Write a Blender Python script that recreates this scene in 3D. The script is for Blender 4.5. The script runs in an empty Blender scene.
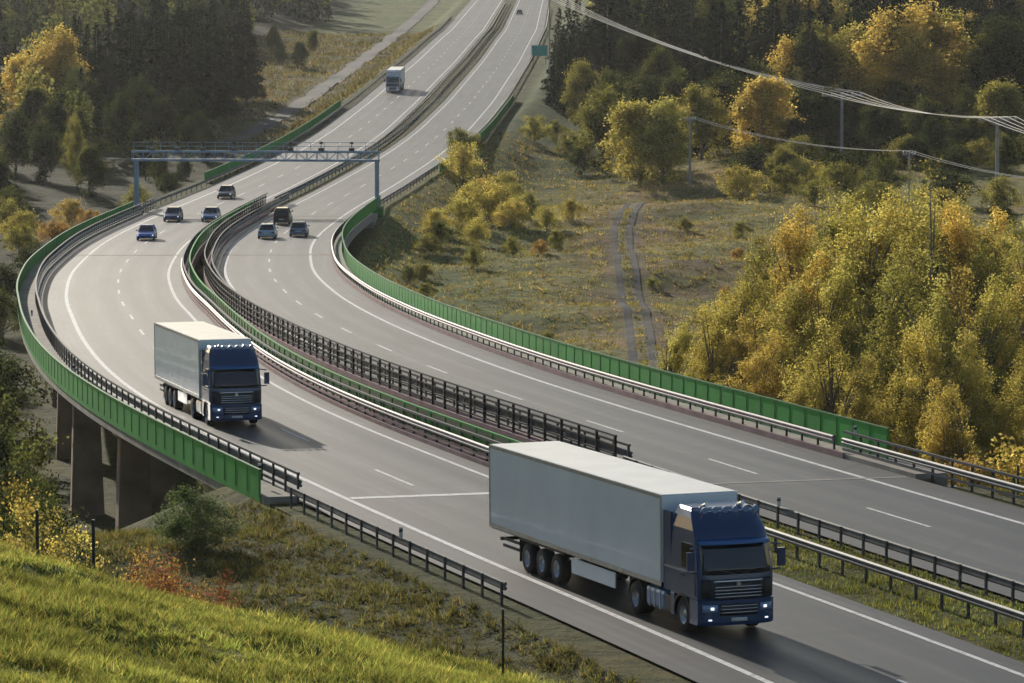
import bpy, math, random
import numpy as np
from mathutils import Vector, Matrix
rng = np.random.default_rng(7); random.seed(7)
CZ = 40.0
scene = bpy.context.scene
COL = scene.collection

# ------------------------------------------------------------------ alignment
cy = [-200,0,60,90,120,134,155,167,180,200,230,264,303,350,400,428,470,510,560,638,720,870,1050,1350,1700,2400,3500]
cx = [120,57,38.5,29,19.4,14.8,7.6,4.0,.15,-5.6,-12.6,-18.7,-24,-28.7,-31.4,-31.4,-29.8,-26.8,-23,-18.2,-14.6,-9.8,-5.2,-1.2,4,20,60]
hy = [-200,0,60,110,130,150,190,250,300,350,400,450,500,600,740,1000,1350,1700,2400,3500]
hh = [20,22,22.2,22.3,22.7,23.0,23.9,26,28.2,30.3,32,33,33.5,33.3,31.5,28.5,26.5,24,15,5]
YG = np.arange(-200, 3501, 1.0)
def gsm(a, s):
    k = np.arange(-3*s, 3*s+1); w = np.exp(-k*k/(2.0*s*s)); w /= w.sum()
    p = np.concatenate([a[0]+(a[1]-a[0])*np.arange(-3*s,0), a, a[-1]+(a[-1]-a[-2])*np.arange(1,3*s+1)])
    return np.convolve(p, w, 'valid')
CG = gsm(np.interp(YG, cy, cx), 13); HG = gsm(np.interp(YG, hy, hh), 16)
TG = np.gradient(CG, YG)
def cxf(Y): return np.interp(Y, YG, CG)
def tf(Y): return np.interp(Y, YG, TG)
def Hr(Y): return np.interp(Y, YG, HG)
def sst(a, b, x):
    t = np.clip((x-a)/(b-a), 0, 1); return t*t*(3-2*t)
def P(Y, off, dz=0.0):
    # the median narrows along the curve: the left carriageway closes up to the right one
    g = sst(185, 290, Y)*(1-.45*sst(520, 800, Y))
    off = np.where(np.asarray(off) < 0, off+g*(1.8+1.0*(1-np.minimum(np.abs(off), 14)/14)), off)
    c = cxf(Y); t = tf(Y); n = 1/np.sqrt(1+t*t)
    X = c+off*n; Yp = Y-off*t*n
    Z = CZ-Hr(Yp)+dz
    if np.ndim(Y) == 0: return float(X), float(Yp), float(Z)
    return X, Yp, Z
def heading(Y):
    t = float(tf(Y)); return math.atan2(-t, 1)
def softplus(x, w): return w*np.log1p(np.exp(np.clip(x/w, -30, 30)))
def lumps(X, Y, s):
    return (np.sin(X/s+1.3*np.sin(Y/s*.7))+np.sin(Y/s*1.13+2+1.1*np.sin(X/s*.8))+.6*np.sin((X+Y)/s*1.9)+.5*np.sin((X-1.3*Y)/s*2.3+1))/3.1
def TH(X, Y):
    X = np.asarray(X, float); Y = np.asarray(Y, float)
    t = tf(Y); dn = (X-cxf(Y))/np.sqrt(1+t*t); r = Hr(Y); ad = np.abs(dn)
    HR = np.interp(Y, [0,150,172,185,210,240,330,550,700,900,1200,1600,2200,3500], [22,23.5,25,29,33,35.3,36.6,35.4,31.5,25,17,8,-5,-30])
    HR = HR+3.0*sst(480, 560, Y)*(1-sst(660, 760, Y))*sst(17, 26, dn)*(1-sst(34, 60, dn))
    sl = r+.7+.46*np.clip(dn-15, 0, 11)+np.maximum(0, dn-26)*.06
    HR = np.where(dn > 0, HR*(1-sst(270, 320, Y))+np.minimum(HR, sl)*sst(270, 320, Y), HR)
    HR = HR+1.3*lumps(X+40, Y*.8, 11)*sst(24, 36, dn)*sst(280, 330, Y)*(1-sst(640, 700, Y))
    HL = np.interp(Y, [0,155,165,180,210,300,450,600,850,1270,1500,1900,2400,3500], [22.5,23.4,25,31,35,38,38.3,37,33.3,28.5,26.5,18,4,-30])
    HL = HL+0.35*softplus(-dn-24, 2)*(1-sst(160, 230, Y))
    HL = HL-14*sst(45, 130, -dn)*sst(900, 1300, Y)
    hill = 9.30+.08*Y+.25*np.maximum(X, -25)+.28*softplus(Y-90, 3)
    hill = hill+0.16*lumps(X, Y, 1.7)+.08*lumps(X+3, Y, .55)
    k = 0.8
    HL = -k*np.log(np.exp(-np.clip(hill, -50, 200)/k)+np.exp(-HL/k))
    m = sst(-16, 16, dn); N = HL*(1-m)+HR*m
    N = N+0.6*lumps(X, Y, 9)*sst(16, 30, ad)*sst(120, 200, Y)+0.18*lumps(X, Y, 2.2)*sst(16, 20, ad)
    b = sst(168, 178, Y)*(1-sst(440, 475, Y))
    Hemb = r+.1+np.maximum(0, ad-15.2)*.5
    Hcut = r+.1-np.maximum(0, ad-17.5)*.8
    T0 = np.maximum(np.minimum(N, Hemb), Hcut)
    return T0*(1-b)+np.maximum(N, r+np.where(ad < 16, 2.6, .8))*b
def TZ(X, Y): return CZ-TH(X, Y)

# ------------------------------------------------------------------ materials
def newmat(name):
    m = bpy.data.materials.new(name); m.use_nodes = True
    nt = m.node_tree; nt.nodes.clear()
    out = nt.nodes.new('ShaderNodeOutputMaterial')
    return m, nt, out
def N_(nt, typ, **kw):
    n = nt.nodes.new(typ)
    for k, v in kw.items(): setattr(n, k, v)
    return n
def ramp(nt, fac, stops):
    r = N_(nt, 'ShaderNodeValToRGB'); e = r.color_ramp.elements
    while len(e) > 1: e.remove(e[-1])
    e[0].position, e[0].color = stops[0][0], tuple(stops[0][1])+(1,)
    for p, c in stops[1:]:
        x = e.new(p); x.color = tuple(c)+(1,)
    nt.links.new(fac, r.inputs[0]); return r.outputs[0]
def mixc(nt, mode, f, a, b):
    m = N_(nt, 'ShaderNodeMix', data_type='RGBA', blend_type=mode)
    if isinstance(f, (int, float)): m.inputs[0].default_value = f
    else: nt.links.new(f, m.inputs[0])
    for i, v in ((6, a), (7, b)):
        if isinstance(v, tuple): m.inputs[i].default_value = v+(1,) if len(v) == 3 else v
        else: nt.links.new(v, m.inputs[i])
    return m.outputs[2]
def mathn(nt, op, a, b=None):
    m = N_(nt, 'ShaderNodeMath', operation=op)
    for i, v in ((0, a), (1, b)):
        if v is None: continue
        if isinstance(v, (int, float)): m.inputs[i].default_value = v
        else: nt.links.new(v, m.inputs[i])
    return m.outputs[0]
def noise(nt, vec, scale, detail=4, rough=.55):
    n = N_(nt, 'ShaderNodeTexNoise'); n.inputs['Scale'].default_value = scale
    n.inputs['Detail'].default_value = detail; n.inputs['Roughness'].default_value = rough
    if vec is not None: nt.links.new(vec, n.inputs['Vector'])
    return n.outputs[0]
def pbr(name, col, rough=.5, metal=0, var=.18, scale=3, bump=0.0, objcol=False, emit=0, coat=0, spec=.5, bdist=.02):
    m, nt, out = newmat(name)
    p = N_(nt, 'ShaderNodeBsdfPrincipled')
    tc = N_(nt, 'ShaderNodeTexCoord')
    nz = noise(nt, tc.outputs['Object'], scale, 5)
    f = ramp(nt, nz, [(.3, (1-var,)*3), (.7, (1+var*.3,)*3)])
    if objcol:
        oi = N_(nt, 'ShaderNodeObjectInfo'); base = oi.outputs['Color']
    else: base = tuple(col)
    c = mixc(nt, 'MULTIPLY', 1.0, base, f)
    nt.links.new(c, p.inputs['Base Color'])
    p.inputs['Roughness'].default_value = rough; p.inputs['Metallic'].default_value = metal
    p.inputs['Coat Weight'].default_value = coat; p.inputs['Specular IOR Level'].default_value = spec
    if emit:
        p.inputs['Emission Color'].default_value = tuple(col)+(1,); p.inputs['Emission Strength'].default_value = emit
    if bump:
        b = N_(nt, 'ShaderNodeBump'); b.inputs['Strength'].default_value = bump; b.inputs['Distance'].default_value = bdist
        nt.links.new(noise(nt, tc.outputs['Object'], scale*8 if bdist < .03 else scale*2, 2), b.inputs['Height']); nt.links.new(b.outputs[0], p.inputs['Normal'])
        if coat: nt.links.new(b.outputs[0], p.inputs['Coat Normal'])
    nt.links.new(p.outputs[0], out.inputs[0]); return m
M_steel = pbr('galvanised_steel', (.18,.185,.195), .62, .1, .35, 1.5, spec=.2)
M_steelp = pbr('galvanised_steel_warm', (.37,.30,.31), .65, .0, .35, 1.5, spec=.18)
M_steeld = pbr('weathered_steel', (.075,.08,.09), .65, .05, .3, 2, spec=.2)
M_black = pbr('dark_railing_paint', (.02,.023,.028), .55, .0, .2, 2, spec=.3)
M_green = pbr('green_paint', (.028,.36,.05), .6, 0, .22, .5, spec=.15)
M_greend = pbr('green_paint_weathered', (.022,.20,.04), .6, 0, .3, 2, spec=.15)
M_conc = pbr('concrete', (.34,.31,.27), .9, 0, .35, .6, .5, spec=.2)
M_concd = pbr('weathered_pier_concrete', (.42,.29,.19), .95, 0, .45, .5, .5, spec=.2)
M_kerb = pbr('pinkish_kerb_concrete', (.40,.26,.26), .9, 0, .3, .7, spec=.1)
M_paint = pbr('body_paint', (1,1,1), .28, .0, .06, 1, objcol=True, coat=.5)
M_box = pbr('trailer_white', (.88,.93,.97), .28, 0, .10, .5, coat=.35, bump=.35, bdist=.06)
M_roof = pbr('trailer_roof_white', (.9,.89,.87), .28, 0, .12, .8)
M_glass = pbr('dark_glass', (.012,.015,.02), .06, 0, .1, 1, spec=.8)
M_blackp = pbr('black_plastic', (.015,.015,.017), .5, 0, .2, 3)
M_tyre = pbr('tyre_rubber', (.014,.014,.014), .8, 0, .3, 8, .3)
M_chrome = pbr('chrome', (.6,.62,.65), .2, .95, .1, 2)
M_alu = pbr('aluminium', (.45,.47,.5), .35, .8, .2, 3)
M_lamp = pbr('lit_headlamp', (.9,.93,1), .2, 0, .05, 1, emit=1.2)
M_lens = pbr('lamp_lens', (.25,.36,.55), .15, .2, .05, 1)
M_red = pbr('red_lens', (.20,.01,.01), .2, 0, .1, 2)
M_white = pbr('white_plastic', (.65,.65,.65), .5, 0, .15, 3)
M_gantry = pbr('gantry_blue_grey', (.24,.34,.46), .5, .1, .2, 1)
M_wood = pbr('grey_pole', (.36,.35,.34), .8, 0, .3, 2, .4)
M_cable = pbr('aluminium_cable', (.65,.62,.56), .5, .3, .1, .2)
M_bark = pbr('bark', (.22,.18,.135), .9, 0, .5, 3, .6)
M_sign = pbr('teal_sign_face', (.02,.42,.38), .5, 0, .1, 1)
M_plate = pbr('number_plate', (.7,.7,.7), .5, 0, .05, 1)
pbr_amber = pbr('amber_lens', (.7,.25,.02), .3, 0, .1, 1)

def mat_asphalt():
    m, nt, out = newmat('asphalt'); L = nt.links.new
    p = N_(nt, 'ShaderNodeBsdfPrincipled'); uv = N_(nt, 'ShaderNodeUVMap'); sep = N_(nt, 'ShaderNodeSeparateXYZ'); L(uv.outputs[0], sep.inputs[0])
    geo = N_(nt, 'ShaderNodeNewGeometry')
    u = mathn(nt, 'ABSOLUTE', sep.outputs[0])
    w = mathn(nt, 'COSINE', mathn(nt, 'MULTIPLY', mathn(nt, 'SUBTRACT', u, 6.65), 2*math.pi/1.9))
    w = mathn(nt, 'MULTIPLY_ADD', w, .5); w.node.inputs[2].default_value = .5
    inl = N_(nt, 'ShaderNodeMapRange'); L(mathn(nt, 'ABSOLUTE', mathn(nt, 'SUBTRACT', u, 7.6)), inl.inputs[0]); inl.inputs[1].default_value = 3.4; inl.inputs[2].default_value = 4.2; inl.inputs[3].default_value = 1; inl.inputs[4].default_value = 0
    track = mathn(nt, 'MULTIPLY', w, inl.outputs[0])
    mp = N_(nt, 'ShaderNodeMapping'); L(uv.outputs[0], mp.inputs[0]); mp.inputs['Scale'].default_value = (1.6, .02, 1)
    streak = noise(nt, mp.outputs[0], 1.6, 6, .65)
    mp3 = N_(nt, 'ShaderNodeMapping'); L(uv.outputs[0], mp3.inputs[0]); mp3.inputs['Scale'].default_value = (.25, .03, 1)
    patch = noise(nt, mp3.outputs[0], 1.3, 2, .4)
    big = noise(nt, geo.outputs['Position'], .05, 4)
    mid = noise(nt, geo.outputs['Position'], .8, 5, .7)
    fine = noise(nt, geo.outputs['Position'], 14, 3, .7)
    c = ramp(nt, streak, [(.3, (.034,.036,.040)), (.5, (.066,.069,.074)), (.7, (.118,.121,.126))])
    c = mixc(nt, 'MULTIPLY', 1, c, ramp(nt, patch, [(.40, (.70,.71,.74)), (.46, (1,1,1)), (.6, (1.18,1.15,1.1))]))
    c = mixc(nt, 'MULTIPLY', 1, c, ramp(nt, big, [(.3, (.76,.77,.80)), (.7, (1.18,1.15,1.1))]))
    c = mixc(nt, 'MULTIPLY', 1, c, ramp(nt, mid, [(.35, (.82,)*3), (.65, (1.12,)*3)]))
    c = mixc(nt, 'MULTIPLY', 1, c, ramp(nt, fine, [(.3, (.74,)*3), (.7, (1.24,)*3)]))
    c = mixc(nt, 'MULTIPLY', track, c, (.48,.49,.52))
    vo = N_(nt, 'ShaderNodeTexVoronoi', feature='DISTANCE_TO_EDGE'); mp2 = N_(nt, 'ShaderNodeMapping'); L(uv.outputs[0], mp2.inputs[0]); mp2.inputs['Scale'].default_value = (.13, .035, 1)
    L(mp2.outputs[0], vo.inputs['Vector']); vo.inputs['Scale'].default_value = 1
    cr = ramp(nt, vo.outputs['Distance'], [(0, (.5,)*3), (.006, (.55,)*3), (.012, (1,)*3)])
    c = mixc(nt, 'MULTIPLY', .8, c, cr)
    yy = N_(nt, 'ShaderNodeMapRange'); L(sep.outputs[1], yy.inputs[0]); yy.inputs[1].default_value = 166; yy.inputs[2].default_value = 167.2; yy.inputs[3].default_value = 1; yy.inputs[4].default_value = 0
    c = mixc(nt, 'MULTIPLY', yy.outputs[0], c, (.54,.55,.60))
    L(c, p.inputs['Base Color'])
    r = mathn(nt, 'MULTIPLY_ADD', track, -.10); r.node.inputs[2].default_value = .57
    L(r, p.inputs['Roughness']); p.inputs['Specular IOR Level'].default_value = .36
    b = N_(nt, 'ShaderNodeBump'); b.inputs['Strength'].default_value = .35; b.inputs['Distance'].default_value = .01
    L(noise(nt, geo.outputs['Position'], 45, 2), b.inputs['Height']); L(b.outputs[0], p.inputs['Normal'])
    L(p.outputs[0], out.inputs[0]); return m
M_asph = mat_asphalt()
def mat_line():
    m, nt, out = newmat('road_paint'); L = nt.links.new
    p = N_(nt, 'ShaderNodeBsdfPrincipled'); geo = N_(nt, 'ShaderNodeNewGeometry')
    c = ramp(nt, noise(nt, geo.outputs['Position'], 3, 6, .7), [(.32, (.30,.29,.28)), (.5, (.66,.65,.63)), (.8, (.78,.77,.74))])
    L(c, p.inputs['Base Color']); p.inputs['Roughness'].default_value = .7; L(p.outputs[0], out.inputs[0]); return m
M_line = mat_line()
def mat_ground():
    m, nt, out = newmat('grass_ground'); L = nt.links.new
    p = N_(nt, 'ShaderNodeBsdfPrincipled'); geo = N_(nt, 'ShaderNodeNewGeometry'); pos = geo.outputs['Position']
    a = N_(nt, 'ShaderNodeAttribute', attribute_name='zone')
    n1 = noise(nt, pos, .10, 6, .65); n2 = noise(nt, pos, .7, 6, .7); n3 = noise(nt, pos, 5, 4, .7)
    c = mixc(nt, 'MULTIPLY', 1, a.outputs[0], ramp(nt, n1, [(.3, (.50,.66,.48)), (.5, (1,1,1)), (.68, (1.5,1.22,1.1))]))
    c = mixc(nt, 'MULTIPLY', 1, c, ramp(nt, n2, [(.3, (.4,.43,.36)), (.5, (1,1,1)), (.72, (1.5,1.4,1.3))]))
    c = mixc(nt, 'MULTIPLY', 1, c, ramp(nt, n3, [(.3, (.55,)*3), (.7, (1.4,)*3)]))
    L(c, p.inputs['Base Color']); p.inputs['Roughness'].default_value = .95; p.inputs['Specular IOR Level'].default_value = .1
    b = N_(nt, 'ShaderNodeBump'); b.inputs['Strength'].default_value = 1; b.inputs['Distance'].default_value = .35
    h = mathn(nt, 'ADD', n2, mathn(nt, 'MULTIPLY', n3, .35)); L(h, b.inputs['Height']); L(b.outputs[0], p.inputs['Normal'])
    L(p.outputs[0], out.inputs[0]); return m
M_ground = mat_ground()
def mat_leaf(name, col=None, trans=.5, hv=.12):
    m, nt, out = newmat(name); L = nt.links.new
    a = N_(nt, 'ShaderNodeAttribute', attribute_name='tint')
    if col is None:
        oi = N_(nt, 'ShaderNodeObjectInfo'); base = oi.outputs['Color']
    else: base = tuple(col)
    c = mixc(nt, 'MULTIPLY', 1, base, a.outputs[0])
    d = N_(nt, 'ShaderNodeBsdfDiffuse'); t = N_(nt, 'ShaderNodeBsdfTranslucent'); L(c, d.inputs[0])
    L(mixc(nt, 'MULTIPLY', 1, c, (1.35,1.28,.95)), t.inputs[0])
    mx = N_(nt, 'ShaderNodeMixShader'); mx.inputs[0].default_value = trans; L(d.outputs[0], mx.inputs[1]); L(t.outputs[0], mx.inputs[2])
    L(mx.outputs[0], out.inputs[0]); return m
M_leaf = mat_leaf('foliage', trans=.6); M_needle = mat_leaf('needles', None, .2)
M_grass = mat_leaf('grass_blades', None, .55)

# ------------------------------------------------------------------ helpers
def link(o, parent=None):
    COL.objects.link(o)
    if parent is not None: o.parent = parent
    return o
def mk(name, V, F, mat, parent=None, smooth=False, bevel=0, solid=0, loc=None):
    me = bpy.data.meshes.new(name)
    V = np.asarray(V, float)
    if loc is not None: V = V-np.array(loc)
    me.from_pydata(V.tolist(), [], F); me.materials.append(mat)
    if smooth: me.polygons.foreach_set('use_smooth', [True]*len(me.polygons))
    o = bpy.data.objects.new(name, me); link(o, parent)
    if solid:
        s = o.modifiers.new('s', 'SOLIDIFY'); s.thickness = solid; s.offset = -1
    if bevel:
        b = o.modifiers.new('b', 'BEVEL'); b.width = bevel; b.segments = 2; b.limit_method = 'ANGLE'
    return o
def empty(name, label=None, cat=None, loc=(0,0,0), rz=0, group=None, parent=None):
    o = bpy.data.objects.new(name, None); o.empty_display_size = .5; link(o, parent)
    o.location = loc; o.rotation_euler = (0, 0, rz)
    if label: o['label'] = label
    if cat: o['category'] = cat
    if group: o['group'] = group
    return o
class MB:
    def __init__(s): s.V = []; s.F = []
    def add(s, V, F):
        b = len(s.V); s.V += [tuple(v) for v in V]; s.F += [tuple(i+b for i in f) for f in F]; return s
    def box(s, x0, x1, y0, y1, z0, z1, tx=0, ty=0):
        V = [(x0-tx,y0-ty,z0),(x1+tx,y0-ty,z0),(x1+tx,y1+ty,z0),(x0-tx,y1+ty,z0),(x0,y0,z1),(x1,y0,z1),(x1,y1,z1),(x0,y1,z1)]
        return s.add(V, [(0,3,2,1),(4,5,6,7),(0,1,5,4),(1,2,6,5),(2,3,7,6),(3,0,4,7)])
    def tube(s, p0, p1, r0, r1=None, n=8):
        if r1 is None: r1 = r0
        p0 = Vector(p0); p1 = Vector(p1); d = (p1-p0).normalized()
        a = d.orthogonal().normalized(); b = d.cross(a); V = []
        for p, r in ((p0, r0), (p1, r1)):
            for i in range(n):
                t = 2*math.pi*i/n; V.append(p+(a*math.cos(t)+b*math.sin(t))*r)
        F = [(i, (i+1) % n, n+(i+1) % n, n+i) for i in range(n)]+[tuple(range(n))[::-1], tuple(range(n, 2*n))]
        return s.add(V, F)
    def lathe(s, prof, n=28, cx=0, cy=0, cz=0):
        V = []; m = len(prof)
        for i in range(n):
            t = 2*math.pi*i/n
            for r, x in prof: V.append((cx+x, cy+r*math.cos(t), cz+r*math.sin(t)))
        F = [(i*m+j, i*m+j+1, ((i+1) % n)*m+j+1, ((i+1) % n)*m+j) for i in range(n) for j in range(m-1)]
        return s.add(V, F)
    def obj(s, name, mat, parent=None, **k): return mk(name, s.V, s.F, mat, parent, **k)

def fastmesh(name, V, nv, mat, tint=None, smooth=False):
    V = np.asarray(V, np.float32); n = len(V)//nv
    me = bpy.data.meshes.new(name); me.vertices.add(len(V)); me.vertices.foreach_set('co', V.ravel())
    me.loops.add(len(V)); me.loops.foreach_set('vertex_index', np.arange(len(V), dtype=np.int32))
    me.polygons.add(n); me.polygons.foreach_set('loop_start', np.arange(0, len(V), nv, dtype=np.int32))
    me.update(calc_edges=True)
    if tint is not None:
        at = me.attributes.new('tint', 'FLOAT_COLOR', 'POINT')
        t = np.ones((len(V), 4), np.float32); t[:, :3] = np.repeat(tint, nv, axis=0); at.data.foreach_set('color', t.ravel())
    me.materials.append(mat); return me

def stations(Y0, Y1):
    s = []; y = Y0
    while y < Y1-1e-6:
        s.append(y); y += 2.0 if y < 320 else (4.0 if y < 700 else 8.0)
    s.append(Y1); return np.array(s, float)
def sweep(prof, Y0, Y1, off, closed=False, S=None):
    S = stations(Y0, Y1) if S is None else S
    m = len(prof)
    cols = [P(S, off+o, z) for o, z in prof]
    V = np.stack([np.stack(c, -1) for c in cols], 1).reshape(-1, 3)
    F = []; mm = m if closed else m-1
    for i in range(len(S)-1):
        for j in range(mm):
            k = (j+1) % m; F.append((i*m+j, i*m+k, (i+1)*m+k, (i+1)*m+j))
    if closed:
        F.append(tuple(range(m))[::-1]); F.append(tuple((len(S)-1)*m+j for j in range(m)))
    return V, F, S
def rect(o0, o1, z0, z1): return [(o0,z0),(o1,z0),(o1,z1),(o0,z1)]

# ------------------------------------------------------------------ ground
rows = np.concatenate([np.arange(-60, 40, 10), np.arange(40, 110, .6), np.arange(110, 240, 1.5), np.arange(240, 620, 1.5), np.arange(620, 1500, 10), np.arange(1500, 3400, 50)])
d1 = np.concatenate([np.arange(0, 56, 1.0), np.arange(56, 80, 2.0), np.arange(80, 200, 8), np.array([200,230,280,350,450,600,900,1300,1900])])
dcol = np.concatenate([-d1[:0:-1], d1])
YY, DD = np.meshgrid(rows, dcol, indexing='ij'); XX = cxf(YY)+DD*np.sqrt(1+tf(YY)**2)
ZZ = TZ(XX, YY); nr, nc = XX.shape
V = np.stack([XX, YY, ZZ], -1).reshape(-1, 3)
idx = np.arange(nr*nc).reshape(nr, nc)
Q = np.stack([idx[:-1,:-1], idx[:-1,1:], idx[1:,1:], idx[1:,:-1]], -1).reshape(-1, 4)
me = bpy.data.meshes.new('ground'); me.vertices.add(len(V)); me.vertices.foreach_set('co', V.astype(np.float32).ravel())
me.loops.add(Q.size); me.loops.foreach_set('vertex_index', Q.astype(np.int32).ravel())
me.polygons.add(len(Q)); me.polygons.foreach_set('loop_start', np.arange(0, Q.size, 4, dtype=np.int32)); me.update(calc_edges=True)
me.polygons.foreach_set('use_smooth', [True]*len(Q))
def zone(X, Y):
    t = tf(Y); dn = (X-cxf(Y))/np.sqrt(1+t*t); ad = abs(dn)
    c = np.zeros(X.shape+(3,)); c[:] = (.085,.09,.032)
    def put(mask, col):
        mask = np.clip(mask, 0, 1)[..., None]; c[:] = c*(1-mask)+np.array(col)*mask
    R = sst(12, 16, dn); Lm = sst(12, 16, -dn)
    put(R*sst(180, 260, Y)*(1-sst(560, 640, Y)), (.23,.21,.07))
    put(R*sst(280, 330, Y)*(1-sst(560, 600, Y))*sst(.1, .6, lumps(X, Y, 13)), (.27,.20,.09))
    put(R*sst(290, 330, Y)*(1-sst(520, 560, Y))*sst(34, 42, dn)*(1-sst(50, 56, dn))*sst(-.3, .4, lumps(X, Y, 6)), (.16,.11,.06))
    put(R*sst(300, 340, Y)*(1-sst(450, 520, Y))*(1-sst(26, 38, dn)), (.105,.14,.04))
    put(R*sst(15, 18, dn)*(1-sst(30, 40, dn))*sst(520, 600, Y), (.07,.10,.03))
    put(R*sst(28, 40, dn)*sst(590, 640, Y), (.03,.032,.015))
    put(R*(1-sst(180, 200, Y)), (.10,.095,.035))
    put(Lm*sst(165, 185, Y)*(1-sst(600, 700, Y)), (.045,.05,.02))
    put(Lm*sst(660, 720, Y)*sst(16, 24, -dn)*(1-sst(1000, 1100, Y)), (.15,.135,.06))
    put(Lm*sst(1050, 1150, Y)*(1-sst(45, 60, -dn)), (.14,.17,.06))
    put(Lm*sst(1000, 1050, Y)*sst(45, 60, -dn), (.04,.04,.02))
    put(Lm*(1-sst(160, 175, Y)), (.08,.082,.03))
    put(Lm*(1-sst(100, 112, Y)), (.13,.16,.045))
    return c
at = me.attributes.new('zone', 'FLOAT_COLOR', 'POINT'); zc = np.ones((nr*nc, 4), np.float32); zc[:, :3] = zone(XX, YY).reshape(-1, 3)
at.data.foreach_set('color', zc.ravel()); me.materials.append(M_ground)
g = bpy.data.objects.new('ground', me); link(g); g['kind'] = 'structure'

# ------------------------------------------------------------------ carriageways
def road(name, o0, o1, Y0, Y1, mat, dz=0.0, n=8):
    S = stations(Y0, Y1); prof = [(o0+(o1-o0)*i/n, dz) for i in range(n+1)]
    V, F, S = sweep(prof, Y0, Y1, 0, S=S)
    o = mk(name, V, F, mat, smooth=True); me = o.data
    uvl = me.uv_layers.new(name='UVMap'); co = np.zeros(len(me.loops), np.int32); me.loops.foreach_get('vertex_index', co)
    uv = np.stack([np.array([p[0] for p in prof])[co % (n+1)], S[co//(n+1)]], -1).astype(np.float32)
    uvl.data.foreach_set('uv', uv.ravel()); o['kind'] = 'structure'; return o
road('road', -13.4, -2.7, 40, 2300, M_asph)
road('road', 2.7, 13.4, 40, 2300, M_asph)
mb = MB()
def line(o, w, Y0, Y1):
    V, F, _ = sweep([(-w/2, .008), (w/2, .008)], Y0, Y1, o); mb.add(V, F)
for s in (-1, 1):
    line(s*11.4, .25, 60, 2200); line(s*3.7, .22, 60, 2200)
    y = 62
    while y < 1500:
        line(s*7.6, .16, y, y+6); y += 18
V, F, _ = sweep([(-11.2, .008), (-3.9, .008)], 166.4, 167.0, 0); mb.add(V, F)
o = mb.obj('road_marking', M_line); o['kind'] = 'structure'
mb = MB()
for s, Yj, w in ((1, 167, .35), (1, 381, 2.2), (-1, 381, 1.4), (-1, 455, .8), (1, 455, .8)):
    a, b = sorted((s*3.2, s*13.3)); V, F, _ = sweep([(a, .012), (b, .012)], Yj, Yj+w, 0); mb.add(V, F)
o = mb.obj('expansion_joint', M_conc); o['kind'] = 'structure'
def draped(name, pts, w, mat, dz=.06, step=4, lat=0.0):
    p = np.array(pts, float); L = np.concatenate([[0], np.cumsum(np.hypot(*np.diff(p, axis=0).T))])
    s = np.arange(0, L[-1], step); x = np.interp(s, L, p[:, 0]); y = np.interp(s, L, p[:, 1])
    for _ in range(12):
        x[1:-1] = (x[:-2]+x[1:-1]+x[2:])/3; y[1:-1] = (y[:-2]+y[1:-1]+y[2:])/3
    tx = np.gradient(x); ty = np.gradient(y); l = np.hypot(tx, ty); nx, ny = ty/l, -tx/l
    offs = np.linspace(-w/2, w/2, max(3, int(w/.7)+1))+lat; V = []
    for i in range(len(s)):
        for o_ in offs:
            X = x[i]+nx[i]*o_; Y = y[i]+ny[i]*o_; V.append((X, Y, float(TZ(X, Y))+dz))
    m = len(offs); F = [(i*m+j, i*m+j+1, (i+1)*m+j+1, (i+1)*m+j) for i in range(len(s)-1) for j in range(m-1)]
    o = mk(name, V, F, mat, smooth=True); o['kind'] = 'structure'; return o
M_path = pbr('grey_service_road', (.07,.07,.073), .85, 0, .3, .3, spec=.2)
M_track = pbr('worn_grass_track', (.17,.155,.075), .95, 0, .6, .5, .8, spec=.1)
M_rut = pbr('dark_wheel_rut', (.065,.062,.06), .95, 0, .6, .7, .8, spec=.1)
draped('service_road', [(-45.5,665),(-43.0,700),(-40,760),(-38,825),(-35.5,900),(-33,1000),(-29.5,1150),(-27,1320),(-26,1500)], 3.6, M_path, .15, 5)
trk = [(10,290),(10.6,324),(11.4,365),(11.6,400),(12.0,440),(12.8,475),(14.6,503),(18,524),(24,539),(33,548),(48,555)]
draped('farm_track', trk, 2.5, M_track, .045, 1.5)
for dx in (-.85, .85): draped('wheel_rut', trk, .7, M_rut, .065, 1.5, dx)

# ------------------------------------------------------------------ bridge
B0, B1 = 166.5, 458
br = empty('highway_bridge', 'long curved concrete motorway bridge on square columns over a valley', 'bridge', (float(cxf(200)), 200, float(TZ(cxf(200), 200))))
bl = tuple(br.location)
for s in (-1, 1):
    a = [(s*2.0, -.02), (s*2.0, -.6), (s*4.2, -.9), (s*5.0, -1.9), (s*11.0, -1.9), (s*12.2, -1.0), (s*14.4, -.5), (s*14.4, -.02)]
    V, F, _ = sweep(a, B0, B1, 0, closed=True); mk('deck', V, F, M_concd, br, loc=bl)
    for (p, q, mt) in ((s*13.4, s*14.85, M_conc), (s*1.85, s*2.7, M_kerb)):
        V, F, _ = sweep(rect(min(p, q), max(p, q), -.5, .2), B0, B1, 0, closed=True); mk('edge_beam', V, F, mt, br, loc=bl)
V, F, _ = sweep(rect(13.32, 13.42, .01, .26), B0+8, B1, 0, closed=True); mk('kerb_face', V, F, M_kerb, br, loc=bl)
for Yp in (187, 215, 248, 282, 318, 356, 396):
    for off in (-11.6, -7.4, 6.2, 11.0):
        X, Y, Z = P(Yp, off); z0 = float(TZ(X, Y))-1
        mb = MB().box(-.75, .75, -.55, .55, z0-Z, -2.3, .3, .15).box(-1.0, 1.0, -.8, .8, -2.3, -1.8)
        o = mb.obj('pier', M_concd, br, bevel=.06); o.location = (X-bl[0], Y-bl[1], Z-bl[2]); o.rotation_euler[2] = heading(Yp)
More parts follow.
